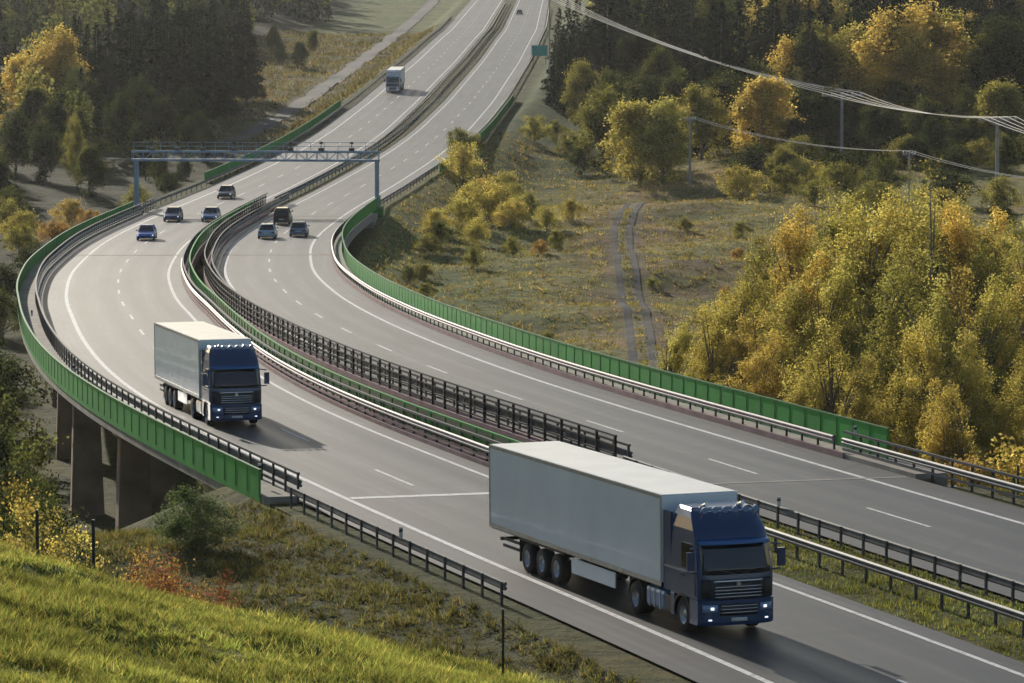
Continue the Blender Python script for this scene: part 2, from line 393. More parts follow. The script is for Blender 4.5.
for Ya, sg in ((B0, 1), (B1, -1)):
    for s in (-1, 1):
        X, Y, Z = P(Ya, s*8.3); mb = MB().box(-6.35, 6.35, -1.0, .15, -7, -.65)
        for w in (-6.35, 6.0): mb.box(w, w+.35, -7 if sg > 0 else .15, -1.0 if sg > 0 else 6, -3.5, -.2)
        o = mb.obj('abutment', M_conc, br); o.location = (X-bl[0], Y-bl[1], Z-bl[2]); o.rotation_euler[2] = heading(Ya)

# ------------------------------------------------------------------ barriers
WB = [(.0,.44),(.065,.49),(.065,.55),(.015,.595),(.065,.64),(.065,.70),(0,.75),(-.03,.70),(-.02,.595),(-.03,.49)]
postmesh = {}
def post_mesh(key, w, d, h, mat, z0=-.3):
    if key not in postmesh:
        o = MB().box(-w/2, w/2, -d/2, d/2, z0, h).obj('post', mat); postmesh[key] = o.data; bpy.data.objects.remove(o)
    return postmesh[key]
def barrier(name, label, cat, off, Y0, Y1, kind, side, group, sp=2.0, mat=None, z=0.0, pt=1.08, pb=.12):
    loc = P(Y0, off)
    r = empty(name, label, cat, loc, 0, group)
    def sw(nm, prof, m, **k):
        prof = [(o*side, zz+z) for o, zz in prof]
        V, F, _ = sweep(prof, Y0, Y1, off, closed=True); return mk(nm, V, F, m, r, loc=loc, **k)
    def bars(S, w, zb, h, m):
        X1, Y_1, Z1 = P(S, off, z+zb); X2, Y_2, Z2 = P(S+w, off, z+zb)
        Vb = np.stack([np.stack([X1, Y_1, Z1], -1), np.stack([X2, Y_2, Z2], -1), np.stack([X2, Y_2, Z2+h], -1), np.stack([X1, Y_1, Z1+h], -1)], 1).reshape(-1, 3)-np.array(loc)
        link(bpy.data.objects.new('bar_infill', fastmesh('bar_infill', Vb, 4, m)), r)
    if kind == 'guard':
        sw('rail_beam', [(o+.09, zz) for o, zz in WB], mat or M_steel); pm = post_mesh('g', .07, .12, .74, M_steeld)
    elif kind == 'guard2':
        sw('rail_beam', [(o+.09, zz+.02) for o, zz in WB], mat or M_steel)
        sw('lower_rail', rect(.06, .12, .22, .32), M_kerb if mat else M_steel); sw('top_rail', rect(-.05, .06, .98, 1.08), M_steeld); pm = post_mesh('g2', .08, .12, 1.05, M_steeld)
    elif kind == 'bars':
        sw('top_rail', rect(-.05, .05, 1.14, 1.21), mat); sw('bottom_rail', rect(-.03, .03, .22, .28), mat); pm = post_mesh('b'+mat.name, .08, .08, 1.18, mat)
        bars(np.arange(Y0, Y1, .13), .06, .25, .9, mat)
    elif kind == 'panel':
        sw('green_panel', rect(-.02, .02, pb, pt), mat); sw('top_rail', rect(-.06, .06, pt+.005, pt+.08), M_greend)
        pm = post_mesh('p%.2f' % pt+mat.name, .08, .09, pt+.02, M_greend, 0)
    elif kind == 'tall':
        for zz in (.25, .62, .98): sw('rail', rect(-.03, .03, zz, zz+.08), mat)
        sw('top_rail', rect(-.05, .05, 1.42, 1.5), M_steeld); pm = post_mesh('t', .11, .11, 1.46, mat)
        bars(np.arange(Y0, Y1, .15), .045, .3, 1.15, mat)
    S = np.arange(Y0+.1, Y1, sp); near = S[:100]; far = S[100:]
    for y in near:
        X, Y, Z = P(y, off, z); o = bpy.data.objects.new('post', pm); link(o, r); o.location = (X-loc[0], Y-loc[1], Z-loc[2]); o.rotation_euler[2] = heading(y)
    if len(far):
        mb = MB(); hgt = max(v.co.z for v in pm.vertices)
        for y in far:
            X, Y, Z = [a-b for a, b in zip(P(y, off, z), loc)]; mb.box(X-.05, X+.05, Y-.05, Y+.05, Z-.3, Z+hgt)
        o = mb.obj('far_posts', pm.materials[0], r); o['kind'] = 'stuff'
    return r
G = 'motorway safety barriers'
barrier('guard_rail', 'galvanised steel guard rail along the grassy outer verge', 'guard rail', -14.1, 139, 166, 'guard', 1, G)
barrier('guard_rail', 'steel guard rail with top tube along the bridge edge', 'guard rail', -13.55, 166, 470, 'guard2', 1, G, z=.14)
barrier('bridge_parapet', 'solid green metal parapet on the outer bridge edge', 'parapet', -14.88, 167, 462, 'panel', 1, G, 2.0, M_green, z=.14, pt=1.05, pb=-.25)
barrier('guard_rail', 'steel guard rail beside the far verge', 'guard rail', -14.1, 470, 1150, 'guard', 1, G, 4)
barrier('green_barrier', 'green metal screen standing behind the far guard rail', 'parapet', -15.2, 520, 700, 'panel', 1, G, 4, M_green, pt=1.2)
barrier('guard_rail', 'steel guard rail along the inner edge of the bridge deck', 'guard rail', -2.55, 160, 480, 'guard2', -1, G, z=.14, mat=M_steelp)
barrier('bridge_railing', 'green barred railing on the inner deck edge', 'railing', -2.0, 167, 462, 'bars', -1, G, 2.5, M_green, z=.14)
barrier('guard_rail', 'steel guard rail along the inner edge of the second deck', 'guard rail', 2.55, 172, 480, 'guard2', 1, G, z=.14)
barrier('bridge_railing', 'tall dark barred railing on the inner deck edge', 'railing', 1.95, 172, 462, 'tall', 1, G, 2.5, M_black, z=.14)
barrier('guard_rail', 'galvanised steel guard rail on the grassy median', 'guard rail', -.4, 70, 162, 'guard', -1, G)
barrier('guard_rail', 'galvanised steel guard rail on the grassy median', 'guard rail', 2.2, 70, 172, 'guard', 1, G)
barrier('guard_rail', 'steel guard rail in the far median', 'guard rail', -1.6, 480, 1300, 'guard', -1, G, 4)
barrier('guard_rail', 'steel guard rail in the far median', 'guard rail', 1.6, 480, 1300, 'guard', 1, G, 4)
barrier('guard_rail', 'steel guard rail standing in front of the green parapet', 'guard rail', 13.55, 176, 470, 'guard', -1, G, z=.14, mat=M_steelp)
barrier('guard_rail', 'galvanised steel guard rail along the outer verge', 'guard rail', 14.0, 90, 176, 'guard2', -1, G)
barrier('bridge_parapet', 'solid green metal parapet on the outer bridge edge', 'parapet', 14.45, 172, 470, 'panel', -1, G, 2.0, M_green, z=.14, pt=1.35)
barrier('guard_rail', 'steel guard rail beside the far verge', 'guard rail', 14.1, 470, 1250, 'guard', -1, G, 4)
barrier('green_barrier', 'green metal screen standing behind the far guard rail', 'parapet', 15.0, 540, 720, 'panel', -1, G, 4, M_green, pt=1.2)

# ------------------------------------------------------------------ gantry
X, Y, Z = P(466, 0.0001)
gt = empty('overhead_gantry', 'blue-grey steel lattice gantry spanning both carriageways', 'gantry', (X, Y, Z), heading(466))
XL, XR = -13.3, 14.4
for s in (XL, XR):
    mb = MB()
    for yy in (-.5, .5): mb.box(s-.2, s+.2, yy-.13, yy+.13, -2.0, 5.9)
    for i in range(6): mb.tube((s, -.5, i*1.0-.2), (s, .5, i*1.0+.7), .05, n=6)
    mb.obj('support_post', M_gantry, gt)
    MB().box(s-.7, s+.7, -1, 1, -2.0, .5).obj('footing', M_greend if s > 0 else M_conc, gt)
mb = MB(); WL, WR = XL-.5, XR+.3
for yy in (-.6, .6):
    for zz in (5.75, 6.75): mb.box(WL, WR, yy-.08, yy+.08, zz-.10, zz+.10)
n = 24
for i in range(n+1):
    x = WL+.1+(WR-WL-.2)*i/n
    for yy in (-.6, .6):
        mb.tube((x, yy, 5.75), (x, yy, 6.75), .04, n=5)
        if i < n:
            x2 = WL+.1+(WR-WL-.2)*(i+1)/n; z1, z2 = (5.75, 6.75) if i % 2 else (6.75, 5.75); mb.tube((x, yy, z1), (x2, yy, z2), .032, n=5)
    for zz in (5.75, 6.75): mb.tube((x, -.6, zz), (x, .6, zz), .04, n=5)
mb.obj('truss_beam', M_gantry, gt)
mb = MB().box(WL, WR, -.48, .48, 5.87, 5.90)
for zz in (7.3, 7.75): mb.box(WL, WR, .55, .6, zz, zz+.05)
for i in range(19): x = WL+.1+(WR-WL-.2)*i/18; mb.box(x-.025, x+.025, .55, .6, 6.86, 7.8)
mb.obj('railed_walkway', M_gantry, gt)
for x in (-11.5, -8.5, -5.6, -2, 4.5, 8, 11.5):
    MB().box(x-.3, x+.3, -.3, .3, 6.86, 7.2).tube((x, 0, 7.2), (x, 0, 7.7), .04).box(x-.18, x+.18, -.12, .12, 7.65, 7.9).obj('camera_unit', M_steeld, gt)

# ------------------------------------------------------------------ vehicles
WM = {}
def wheel(parent, x, y, r, w, s):
    we = empty('wheel', loc=(x, y, r), parent=parent)
    key = (r, w)
    if key not in WM:
        t = MB().lathe([(r*.58, -w/2), (r*.9, -w/2), (r*.985, -w*.4), (r, -w*.25), (r, w*.25), (r*.985, w*.4), (r*.9, w/2), (r*.58, w/2)]).obj('tyre', M_tyre, smooth=True)
        q = MB().lathe([(.001, w*.32), (r*.22, w*.34), (r*.26, w*.2), (r*.46, w*.1), (r*.52, w*.4), (r*.6, w*.47)]).obj('rim', M_alu, smooth=True)
        WM[key] = (t.data, q.data); bpy.data.objects.remove(t); bpy.data.objects.remove(q)
    for nm, me in zip(('tyre', 'rim'), WM[key]):
        o = bpy.data.objects.new(nm, me); link(o, we); o.rotation_euler[2] = 0 if s > 0 else math.pi
    return we
def copy_tree(o, parent=None):
    n = o.copy(); COL.objects.link(n); n.parent = parent
    for c in o.children: copy_tree(c, n)
    return n
def recolor(o, a, col):
    if o.type == 'MESH' and o.get('paint') == a: o.color = col
    for c in o.children: recolor(c, a, col)
NAVY = (.010,.052,.15,1)
def build_truck(LT):
    tr = empty('semi_truck')
    zf = [1.1,1.75,2.0,2.85,3.15,3.5,3.7,3.78]; yf = [.0,.0,-.04,-.30,-.45,-.75,-1.0,-1.25]; hw = [1.24,1.25,1.25,1.21,1.19,1.12,1.03,.95]
    def F(x, z):
        h = np.interp(z, zf, hw); return np.interp(z, zf, yf)-.22*(min(1, abs(x)/h))**5
    xs = np.linspace(-1, 1, 15); V = []; zl = [1.1,1.4,1.75,2.0,2.3,2.6,2.85,3.0,3.15,3.35,3.5,3.62,3.7,3.78]
    for z in zl:
        h = np.interp(z, zf, hw); yb = -2.3 if z < 3.6 else -2.28
        V += [(x*h, F(x*h, z), z) for x in xs]+[(h*1.0, -1.3, z), (h, yb, z), (-h, yb, z), (-h*1.0, -1.3, z)]
    m = 19; Fc = [(i*m+j, i*m+(j+1) % m, (i+1)*m+(j+1) % m, (i+1)*m+j) for i in range(len(zl)-1) for j in range(m)]
    Fc += [tuple(range(m))[::-1], tuple((len(zl)-1)*m+j for j in range(m))]
    cab = mk('cab', V, Fc, M_paint, tr, bevel=.03); cab.color = NAVY; cab['paint'] = 1
    for p in cab.data.polygons: p.use_smooth = abs(p.normal.y) > .3 and len(p.vertices) == 4
    def panel(nm, xa, xb, za, zb, off, mat, F_=F, nx=12, nz=3, par=cab, th=.03):
        V = [(x, F_(x, z)+off, z) for z in np.linspace(za, zb, nz) for x in np.linspace(xa, xb, nx)]
        Fq = [(j*nx+i, j*nx+i+1, (j+1)*nx+i+1, (j+1)*nx+i) for j in range(nz-1) for i in range(nx-1)]
        o = mk(nm, V, Fq, mat, par, smooth=True, solid=th)
        o.modifiers['s'].offset = 0; return o
    panel('windscreen', -1.12, 1.12, 1.86, 2.78, .02, M_glass, nz=6)
    panel('grille', -.82, .82, 1.12, 1.72, .015, M_blackp)
    for z in (1.17, 1.27, 1.37, 1.47): panel('grille_bar', -.76, .76, z, z+.035, .04, M_chrome)
    panel('badge_bar', -.80, .80, 1.62, 1.70, .045, M_chrome)
    bd = MB().lathe([(.001, .0), (.08, .0), (.08, -.03)], 16).obj('badge', M_chrome, cab); bd.rotation_euler[2] = math.pi/2; bd.location = (0, .07, 1.56)
    for s in (-1, 1):
        xa, xb = sorted((s*.86, s*1.16)); panel('corner_panel', xa, xb, 1.15, 1.72, .012, M_blackp, nx=5)
        MB().tube((s*.1, .02, 1.88), (s*.75, -.03, 2.02), .015, n=5).obj('wiper', M_blackp, cab)
    Fb = lambda x, z: .07-.26*(min(1, abs(x)/1.25))**5
    V = []; zl = [.32, .42, 1.0, 1.09]
    for z in zl:
        ins = .04 if z in (.32,) else 0
        V += [(x*1.25, Fb(x*1.25, z)-ins, z) for x in xs]+[(1.25, -.82, z), (-1.25, -.82, z)]
    m = 17; Fc = [(i*m+j, i*m+(j+1) % m, (i+1)*m+(j+1) % m, (i+1)*m+j) for i in range(3) for j in range(m)]+[tuple(range(m))[::-1], tuple(3*m+j for j in range(m))]
    bump = mk('bumper', V, Fc, M_paint, tr); bump.color = NAVY; bump['paint'] = 1
    panel('lower_grille', -.62, .62, .62, .98, .015, M_blackp, Fb, par=bump)
    for z in (.70, .80, .90): panel('bumper_bar', -.60, .60, z, z+.03, .035, M_chrome, Fb, par=bump)
    panel('number_plate', -.26, .26, .44, .55, .025, M_plate, Fb, nx=3, par=bump)
    for s in (-1, 1):
        xa, xb = sorted((s*.70, s*1.14)); panel('headlight', xa, xb, .74, .96, .015, M_lens, Fb, nx=6, par=bump)
        xa, xb = sorted((s*.82, s*.92)); panel('low_beam', xa, xb, .81, .89, .035, M_lamp, Fb, nx=4, par=bump)
        xa, xb = sorted((s*.88, s*.98)); panel('fog_light', xa, xb, .48, .52, .02, M_lamp, Fb, nx=4, par=bump)
    V = []; xs2 = np.linspace(-1.15, 1.15, 11)
    for dz, dy in ((2.86, .02), (2.76, .26), (2.80, .28), (2.92, .02)): V += [(x, F(x, 2.86)+dy, dz) for x in xs2]
    Fv = [(j*11+i, j*11+i+1, ((j+1) % 4)*11+i+1, ((j+1) % 4)*11+i) for j in range(4) for i in range(10)]
    vz = mk('sun_visor', V, Fv, M_paint, cab, smooth=True); vz.color = (.03,.14,.38,1)
    lb = MB().tube((-1.0, -.62, 3.72), (1.0, -.62, 3.72), .035)
    for x in (-.9, -.3, .3, .9): lb.tube((x, -.62, 3.72), (x, -.75, 3.45), .025)
    lb = lb.obj('lamp_bar', M_chrome, cab)
    for x in (-.85, -.51, -.17, .17, .51, .85):
        MB().tube((x, -.66, 3.78), (x, -.54, 3.77), .095, .10, 14).obj('roof_lamp', M_lens, cab, smooth=False)
    for s in (-1, 1):
        MB().tube((s*.6, -1.5, 3.78), (s*.6, -1.0, 3.9), .04, .07).obj('air_horn', M_chrome, cab)
    for s in (-1, 1):
        x = s*1.235
        V = [(x, -.5, 1.98), (x, -1.42, 1.98), (x, -1.42, 2.74), (x, -.66, 2.74)]; mk('side_window', V, [(0,1,2,3)], M_glass, cab, solid=.05).modifiers['s'].offset = 0
        V = [(x, -.38, 1.2), (x, -1.5, 1.2), (x, -1.5, 1.92), (x, -.38, 1.92)]; dr = mk('door', V, [(0,1,2,3)], M_paint, cab, solid=.06, bevel=.01); dr.modifiers['s'].offset = 0; dr.color = NAVY; dr['paint'] = 1
        MB().box(*sorted((s*1.26, s*1.30)), -1.42, -1.2, 1.72, 1.77).obj('door_handle', M_blackp, cab)
        mi = MB().box(*sorted((s*1.38, s*1.62)), -.22, -.08, 2.02, 2.58).tube((s*1.2, -.3, 2.72), (s*1.5, -.15, 2.68), .03).tube((s*1.2, -.3, 1.92), (s*1.5, -.15, 1.95), .03)
        mi = mi.obj('mirror', M_paint, cab, bevel=.03); mi.color = (.02,.05,.13,1)
        sp = MB().box(*sorted((s*1.15, s*1.24)), -2.88, -2.3, 1.12, 3.55).obj('air_deflector', M_paint, cab); sp.color = NAVY; sp['paint'] = 1
        V = []
        for i in range(13):
            t = math.pi*i/12
            for rr, xx in ((.60, .85), (.60, 1.26), (.66, 1.26), (.66, .85)): V.append((s*xx, -1.42+rr*math.cos(t), .5+rr*math.sin(t)))
        Fq = [(i*4+j, i*4+(j+1) % 4, (i+1)*4+(j+1) % 4, (i+1)*4+j) for i in range(12) for j in range(4)]
        mk('wheel_arch', V, Fq, M_blackp, tr)
        o = MB().box(*sorted((s*.9, s*1.24)), -2.35, -2.03, .4, 1.09).obj('sill_panel', M_paint, tr, bevel=.03); o.color = NAVY; o['paint'] = 1
        MB().box(*sorted((s*.9, s*1.22)), -2.85, -2.38, .45, .95).obj('battery_box', M_blackp, tr, bevel=.03)
        o = MB().box(*sorted((s*.78, s*1.2)), -4.45, -2.9, .38, 1.02).obj('fuel_tank', M_paint, tr, bevel=.12); o.color = (.09,.22,.42,1)
        mb = MB()
        for yy in (-4.1, -3.7, -3.25): mb.box(*sorted((s*1.2, s*1.215)), yy-.03, yy+.03, .4, 1.0)
        mb.obj('tank_strap', M_alu, o)
        V = []
        for i in range(13):
            t = math.pi*i/12
            for rr, xx in ((.60, .6), (.60, 1.24), (.63, 1.24), (.63, .6)): V.append((s*xx, -5.15+rr*math.cos(t), .52+rr*math.sin(t)))
        mk('mudguard', V, Fq, M_blackp, tr)
    MB().box(-.45, -.33, -6.3, -1, .72, 1.0).box(.33, .45, -6.3, -1, .72, 1.0).box(-.45, .45, -3.0, -2.6, .72, .95).obj('chassis', M_blackp, tr)
    MB().tube((-.5, -2.6, 1.1), (-.5, -2.6, 3.3), .09, n=10).obj('exhaust_stack', M_blackp, tr)
    Y1 = -2.95; Y0 = Y1-LT; k = LT-13.5
    box = MB().box(-1.275, 1.275, Y0, Y1, 1.28, 3.97).obj('trailer_box', M_box, tr, bevel=.03)
    MB().box(-1.24, 1.24, Y0+.04, Y1-.04, 3.975, 4.0).obj('trailer_roof', M_roof, box)
    mb = MB()
    for s in (-1, 1):
        mb.box(*sorted((s*1.27, s*1.29)), Y0, Y1, 1.16, 1.30).box(*sorted((s*1.27, s*1.288)), Y0, Y1, 3.88, 3.99)
        for y in (Y0, Y1-.1): mb.box(*sorted((s*1.27, s*1.289)), y, y+.1, 1.3, 3.88)
    mb.obj('edge_trim', M_alu, box)
    mb = MB()
    for s in (-1, 1):
        mb.box(*sorted((s*.02, s*1.2)), Y0-.03, Y0-.005, 1.3, 3.9)
        for x in (.35, .85): mb.tube((s*x, Y0-.06, 1.3), (s*x, Y0-.06, 3.85), .018, n=6)
    mb.obj('rear_door', M_box, box)
    MB().box(-1.1, 1.1, Y0+.6, Y0+.72, .75, .87).box(-.5, -.38, Y0+.3, -6.5, .85, 1.2).box(.38, .5, Y0+.3, -6.5, .85, 1.2).box(-1.2, 1.2, Y0, Y1-.3, 1.1, 1.2).obj('underframe', M_blackp, tr)
    ax = (-10.6-k*.8, -11.95-k*.8, -13.3-k*.8)
    for s in (-1, 1):
        MB().box(*sorted((s*.8, s*1.1)), Y0+.56, Y0+.598, .76, .86).obj('tail_light', M_red, tr)
        MB().box(*sorted((s*1.19, s*1.225)), -9.6-k*.6, -6.9, .55, 1.05).obj('side_skirt', M_box, tr)
        MB().box(*sorted((s*1.2, s*1.23)), Y0+1.2, ax[2]-.8, .62, .72).box(*sorted((s*1.2, s*1.23)), Y0+1.2, ax[2]-.8, .85, .95).obj('side_guard', M_steeld, tr)
        MB().box(*sorted((s*.75, s*.87)), -6.55, -6.4, .15, 1.1).box(*sorted((s*.7, s*.92)), -6.6, -6.35, .12, .2).obj('landing_leg', M_steeld, tr)
        MB().box(*sorted((s*.85, s*1.23)), ax[2]-.7, ax[0]+.65, 1.06, 1.09).box(*sorted((s*.85, s*1.23)), ax[2]-.72, ax[2]-.7, .3, 1.09).obj('mudguard', M_blackp, tr)
        for y in range(5): MB().box(*sorted((s*1.28, s*1.3)), Y0+.95+y*2.8, Y0+1.05+y*2.8, 1.2, 1.25).obj('marker_light', pbr_amber, box)
        wheel(tr, s*1.05, -1.42, .51, .32, s); wheel(tr, s*.98, -5.15, .51, .55, s)
        for y in ax: wheel(tr, s*1.05, y, .5, .38, s)
    for y in (-1.42, -5.15)+ax: MB().tube((-1.0, y, .5), (1.0, y, .5), .07).obj('axle', M_blackp, tr)
    return tr
def put_vehicle(o, st, off, toward, label, cat, group=None):
    X, Y, Z = P(st, off, .01); h = heading(st)+(math.pi if toward else 0)
    o.location = (X, Y, Z); o.rotation_euler = (0, 0, h); o['label'] = label; o['category'] = cat
    if group: o['group'] = group
t1 = build_truck(15.3); t2 = build_truck(13.3); t3 = copy_tree(t2)
put_vehicle(t1, 130.8, -9.05, True, 'navy blue articulated truck pulling a plain white box trailer', 'truck')
put_vehicle(t2, 195.0, -9.5, True, 'navy blue articulated truck with white trailer crossing the bridge', 'truck')
put_vehicle(t3, 745, -9.3, True, 'white articulated truck with white box trailer on the distant motorway', 'truck')
t1.scale = (1.05,)*3; t1.rotation_euler[2] += math.radians(2.3); t2.rotation_euler[2] -= math.radians(.8)
recolor(t3, 1, (.7,.7,.72,1))
for t, st in ((t1, 138), (t2, 203), (t3, 752)):
    gr = -(Hr(st+6)-Hr(st-6))/12
    t.rotation_euler[0] = -math.atan(gr)

def build_car(name='car', suv=0.0):
    c = empty(name); k = 1+suv*.35
    st = [(2.12,.70,.34,.58),(2.0,.80,.25,.70),(1.5,.87,.2,.80),(.85,.89,.2,.90),(-1.55,.90,.2,.95),(-1.95,.87,.24,.93 if not suv else .95),(-2.12,.78,.34,.84)]
    V = []
    for y, w, zb, zt in st:
        zt = .2+(zt-.2)*k; zm = zb+(zt-zb)*.6
        V += [(-w*.93, y, zb), (-w, y, zb+.12), (-w, y, zm), (-w*.9, y, zt), (w*.9, y, zt), (w, y, zm), (w, y, zb+.12), (w*.93, y, zb)]
    F = [(i*8+j, i*8+(j+1) % 8, (i+1)*8+(j+1) % 8, (i+1)*8+j) for i in range(len(st)-1) for j in range(8)]+[tuple(range(8))[::-1], tuple(6*8+j for j in range(8))]
    body = mk('body', V, F, M_paint, c, bevel=.04); body['paint'] = 1
    zb = .2+.70*k; zt = 1.44+.32*suv; yr = -1.15 if not suv else -1.7
    ya, yb_ = .85, (-1.75 if not suv else -2.0)
    V = [(-.78, ya, zb), (.78, ya, zb), (.8, yb_, zb+.04), (-.8, yb_, zb+.04), (-.6, .05, zt), (.6, .05, zt), (.6, yr, zt), (-.6, yr, zt)]
    mk('cabin_glass', V, [(0,3,2,1),(4,5,6,7),(0,1,5,4),(1,2,6,5),(2,3,7,6),(3,0,4,7)], M_glass, body, bevel=.03)
    rf = MB().box(-.61, .61, yr-.04, .1, zt-.01, zt+.04)
    for s in (-1, 1):
        rf.tube((s*.79, ya, zb), (s*.61, .05, zt), .035, n=6).tube((s*.8, yb_, zb+.02), (s*.61, yr, zt), .05, n=6).tube((s*.82, -.45, zb), (s*.63, -.5, zt), .03, n=5)
    rf = rf.obj('roof', M_paint, body); rf['paint'] = 1
    for s in (-1, 1):
        MB().box(*sorted((s*.48, s*.78)), 1.98, 2.06, .52*k, .64*k).obj('headlight', M_lamp, body, bevel=.02)
        MB().box(*sorted((s*.5, s*.8)), -2.13, -2.04, .62*k, .78*k).obj('tail_light', M_red, body, bevel=.02)
        m_ = MB().box(*sorted((s*.88, s*1.05)), .55, .7, .92*k, 1.05*k).obj('mirror', M_paint, body, bevel=.02); m_['paint'] = 1
        for y in (1.32, -1.32): wheel(c, s*.8, y, .33+.04*suv, .22, s)
    MB().box(-.45, .45, 2.08, 2.135, .36, .5).obj('grille', M_blackp, body)
    MB().box(-.26, .26, -2.15, -2.1, .55, .66).obj('number_plate', M_plate, body)
    MB().box(-.7, .7, 2.02, 2.1, .25, .33).box(-.7, .7, -2.12, -2.02, .27, .36).obj('bumper_trim', M_blackp, body)
    return c
car0 = build_car(); suv0 = build_car('suv', 1.0)
cars = [(car0, 411, -7.9, True, (.03,.18,.62,1), 'blue hatchback driving over the bridge with headlights on'),
        (None, 446, -8.7, True, (.02,.06,.18,1), 'dark blue car driving along the curve'),
        (None, 446, -4.8, True, (.16,.28,.46,1), 'blue-grey car driving along the curve'),
        (None, 490, -8.4, True, (.03,.04,.06,1), 'black car approaching under the gantry'),
        (None, 414, 6.4, False, (.38,.50,.62,1), 'silver blue hatchback driving away'),
        (None, 418, 9.4, False, (.14,.22,.34,1), 'slate blue car driving away'),
        (suv0, 441, 6.0, False, (.015,.015,.018,1), 'black people carrier driving away'),
        (None, 1190, 5.5, False, (.25,.25,.25,1), 'small silver car far along the motorway')]
for src, st, off, tw, col, lab in cars:
    o = src if src else copy_tree(car0)
    put_vehicle(o, st, off, tw, lab, 'car', 'cars on the motorway'); recolor(o, 1, col)

# ------------------------------------------------------------------ small roadside items
X, Y, Z = P(850, 16.2); sg = empty('road_sign', 'small teal motorway sign on two steel posts', 'road sign', (X, Y, float(TZ(X, Y))), heading(850))
MB().box(-1.7, 1.7, -.04, .04, 2.2, 4.4).obj('sign_panel', M_sign, sg, bevel=.02)
MB().box(-1.6, 1.6, -.055, -.045, 4.22, 4.28).box(-1.6, 1.6, -.055, -.045, 2.32, 2.38).box(-1.6, -1.54, -.055, -.045, 2.38, 4.22).box(1.54, 1.6, -.055, -.045, 2.38, 4.22).obj('border', M_white, sg)
for s in (-1, 1): MB().box(s*1.3-.06, s*1.3+.06, .05, .17, -.5, 4.3).obj('post', M_steel, sg)
dm = None
def delineator(st, off, z):
    global dm
    r = empty('delineator_post', 'short white delineator with dark band on the guard rail', 'delineator', P(st, off, z), heading(st), 'roadside delineators')
    if dm is None:
        a = MB().box(-.06, .06, -.04, .04, 0, .4).obj('marker_body', M_white, bevel=.02); b = MB().box(-.063, .063, -.043, .043, .22, .32).obj('reflector_band', M_blackp); dm = (a.data, b.data)
        bpy.data.objects.remove(a); bpy.data.objects.remove(b)
    for n, d in zip(('marker_body', 'reflector_band'), dm): link(bpy.data.objects.new(n, d), r)
for st in (150, 170, 220, 270): delineator(st, -14.15, .74)
for st in (130, 154, 180): delineator(st, 2.2, .74)
for st in (150, 175): delineator(st, 14.1, 1.0)
def wire_fence(label, pts, h, sp=3.0, w=.09):
    loc = (pts[0][0], pts[0][1], float(TZ(*pts[0]))); r = empty('wire_fence', label, 'fence', loc)
    pm = post_mesh('wf%.2f' % w, w, w, h, M_blackp, -.6); p = np.array(pts, float)
    L = np.concatenate([[0], np.cumsum(np.hypot(*np.diff(p, axis=0).T))]); s = np.arange(0, L[-1]+.01, sp)
    x = np.interp(s, L, p[:, 0]); y = np.interp(s, L, p[:, 1]); zt = TZ(x, y)
    for a, b, c in zip(x, y, zt):
        o = bpy.data.objects.new('post', pm); link(o, r); o.location = (a-loc[0], b-loc[1], c-loc[2])
    mb = MB()
    for i in range(len(x)-1):
        for k in np.linspace(.1, h-.05, 6): mb.tube((x[i]-loc[0], y[i]-loc[1], zt[i]-loc[2]+k), (x[i+1]-loc[0], y[i+1]-loc[1], zt[i+1]-loc[2]+k), .006, n=4)
    if mb.V: mb.obj('wire', M_steeld, r)
    return r
wire_fence('dark game fence with wire strands behind the guard rail', [(29.5,148),(24,164),(19.5,178),(17.5,186)], 1.9, 2.5)
r = wire_fence('single thin dark fence post with short loose wires', [(-.2,89.2),(-.2,89.25)], 1.5, 9, .055)
mb = MB()
for k in (.35, .7, 1.05, 1.35): mb.tube((0, 0, k), (.45, -.1, k-.28), .008, n=4)
mb.obj('wire', M_steeld, r)
wire_fence('dark fence posts with wires on the grass slope', [(-10.9,92.5),(-9.5,91.5)], 1.6, 1.71, .07)

# ------------------------------------------------------------------ power line
def power_pole(X, Y, top_H, rz, label, w=1.6, r0=.17, mat=None):
    z = float(TZ(X, Y)); h = (CZ-top_H)-z
    r = empty('power_pole', label, 'power pole', (X, Y, z), rz, 'power line poles')
    MB().tube((0,0,-1), (0,0,h), r0, r0*.7, 10).obj('mast', mat or M_wood, r)
    MB().box(-w, w, -.11, .11, h-.42, h-.18).tube((-w*.7,0,h-.3), (0,0,h-1.1), .06).tube((w*.7,0,h-.3), (0,0,h-1.1), .06).obj('crossarm', M_wood, r)
    ends = []
    for x in (-w*.95, -w*.5, 0.0, w*.5, w*.95):
        o = MB().lathe([(.001,.0),(.05,.0),(.09,.08),(.05,.12),(.09,.2),(.04,.26),(.001,.3)], 10).obj('insulator', M_white, r)
        o.location = (x, 0, h-.2); o.rotation_euler = (0, -math.pi/2, 0)
        ends.append(Vector((X+x*math.cos(rz), Y+x*math.sin(rz), z+h+.1)))
    return ends
pA = power_pole(6.6, 720, 13.2, .9, 'tall grey power pole among roadside spruces', 2.6, .12)
pB = power_pole(48.6, 600, 25.4, .3, 'grey power pole with crossarm rising from the trees', 3.2, .28)
pC = power_pole(61.8, 518, 25.0, .3, 'grey power pole with crossarm and insulators', 2.6, .28)
pD = power_pole(72, 440, 26.3, .3, 'grey power pole with crossarm beside the wood', 2.3, .2)
pE = power_pole(24.5, 560, 27.0, .2, 'short grey power pole at the wood edge', .8, .2)
pF = power_pole(50, 512, 29.0, .2, 'short grey power pole in scrub', .8)
pG = power_pole(70, 455, 29.5, .2, 'short grey power pole in scrub', .8)
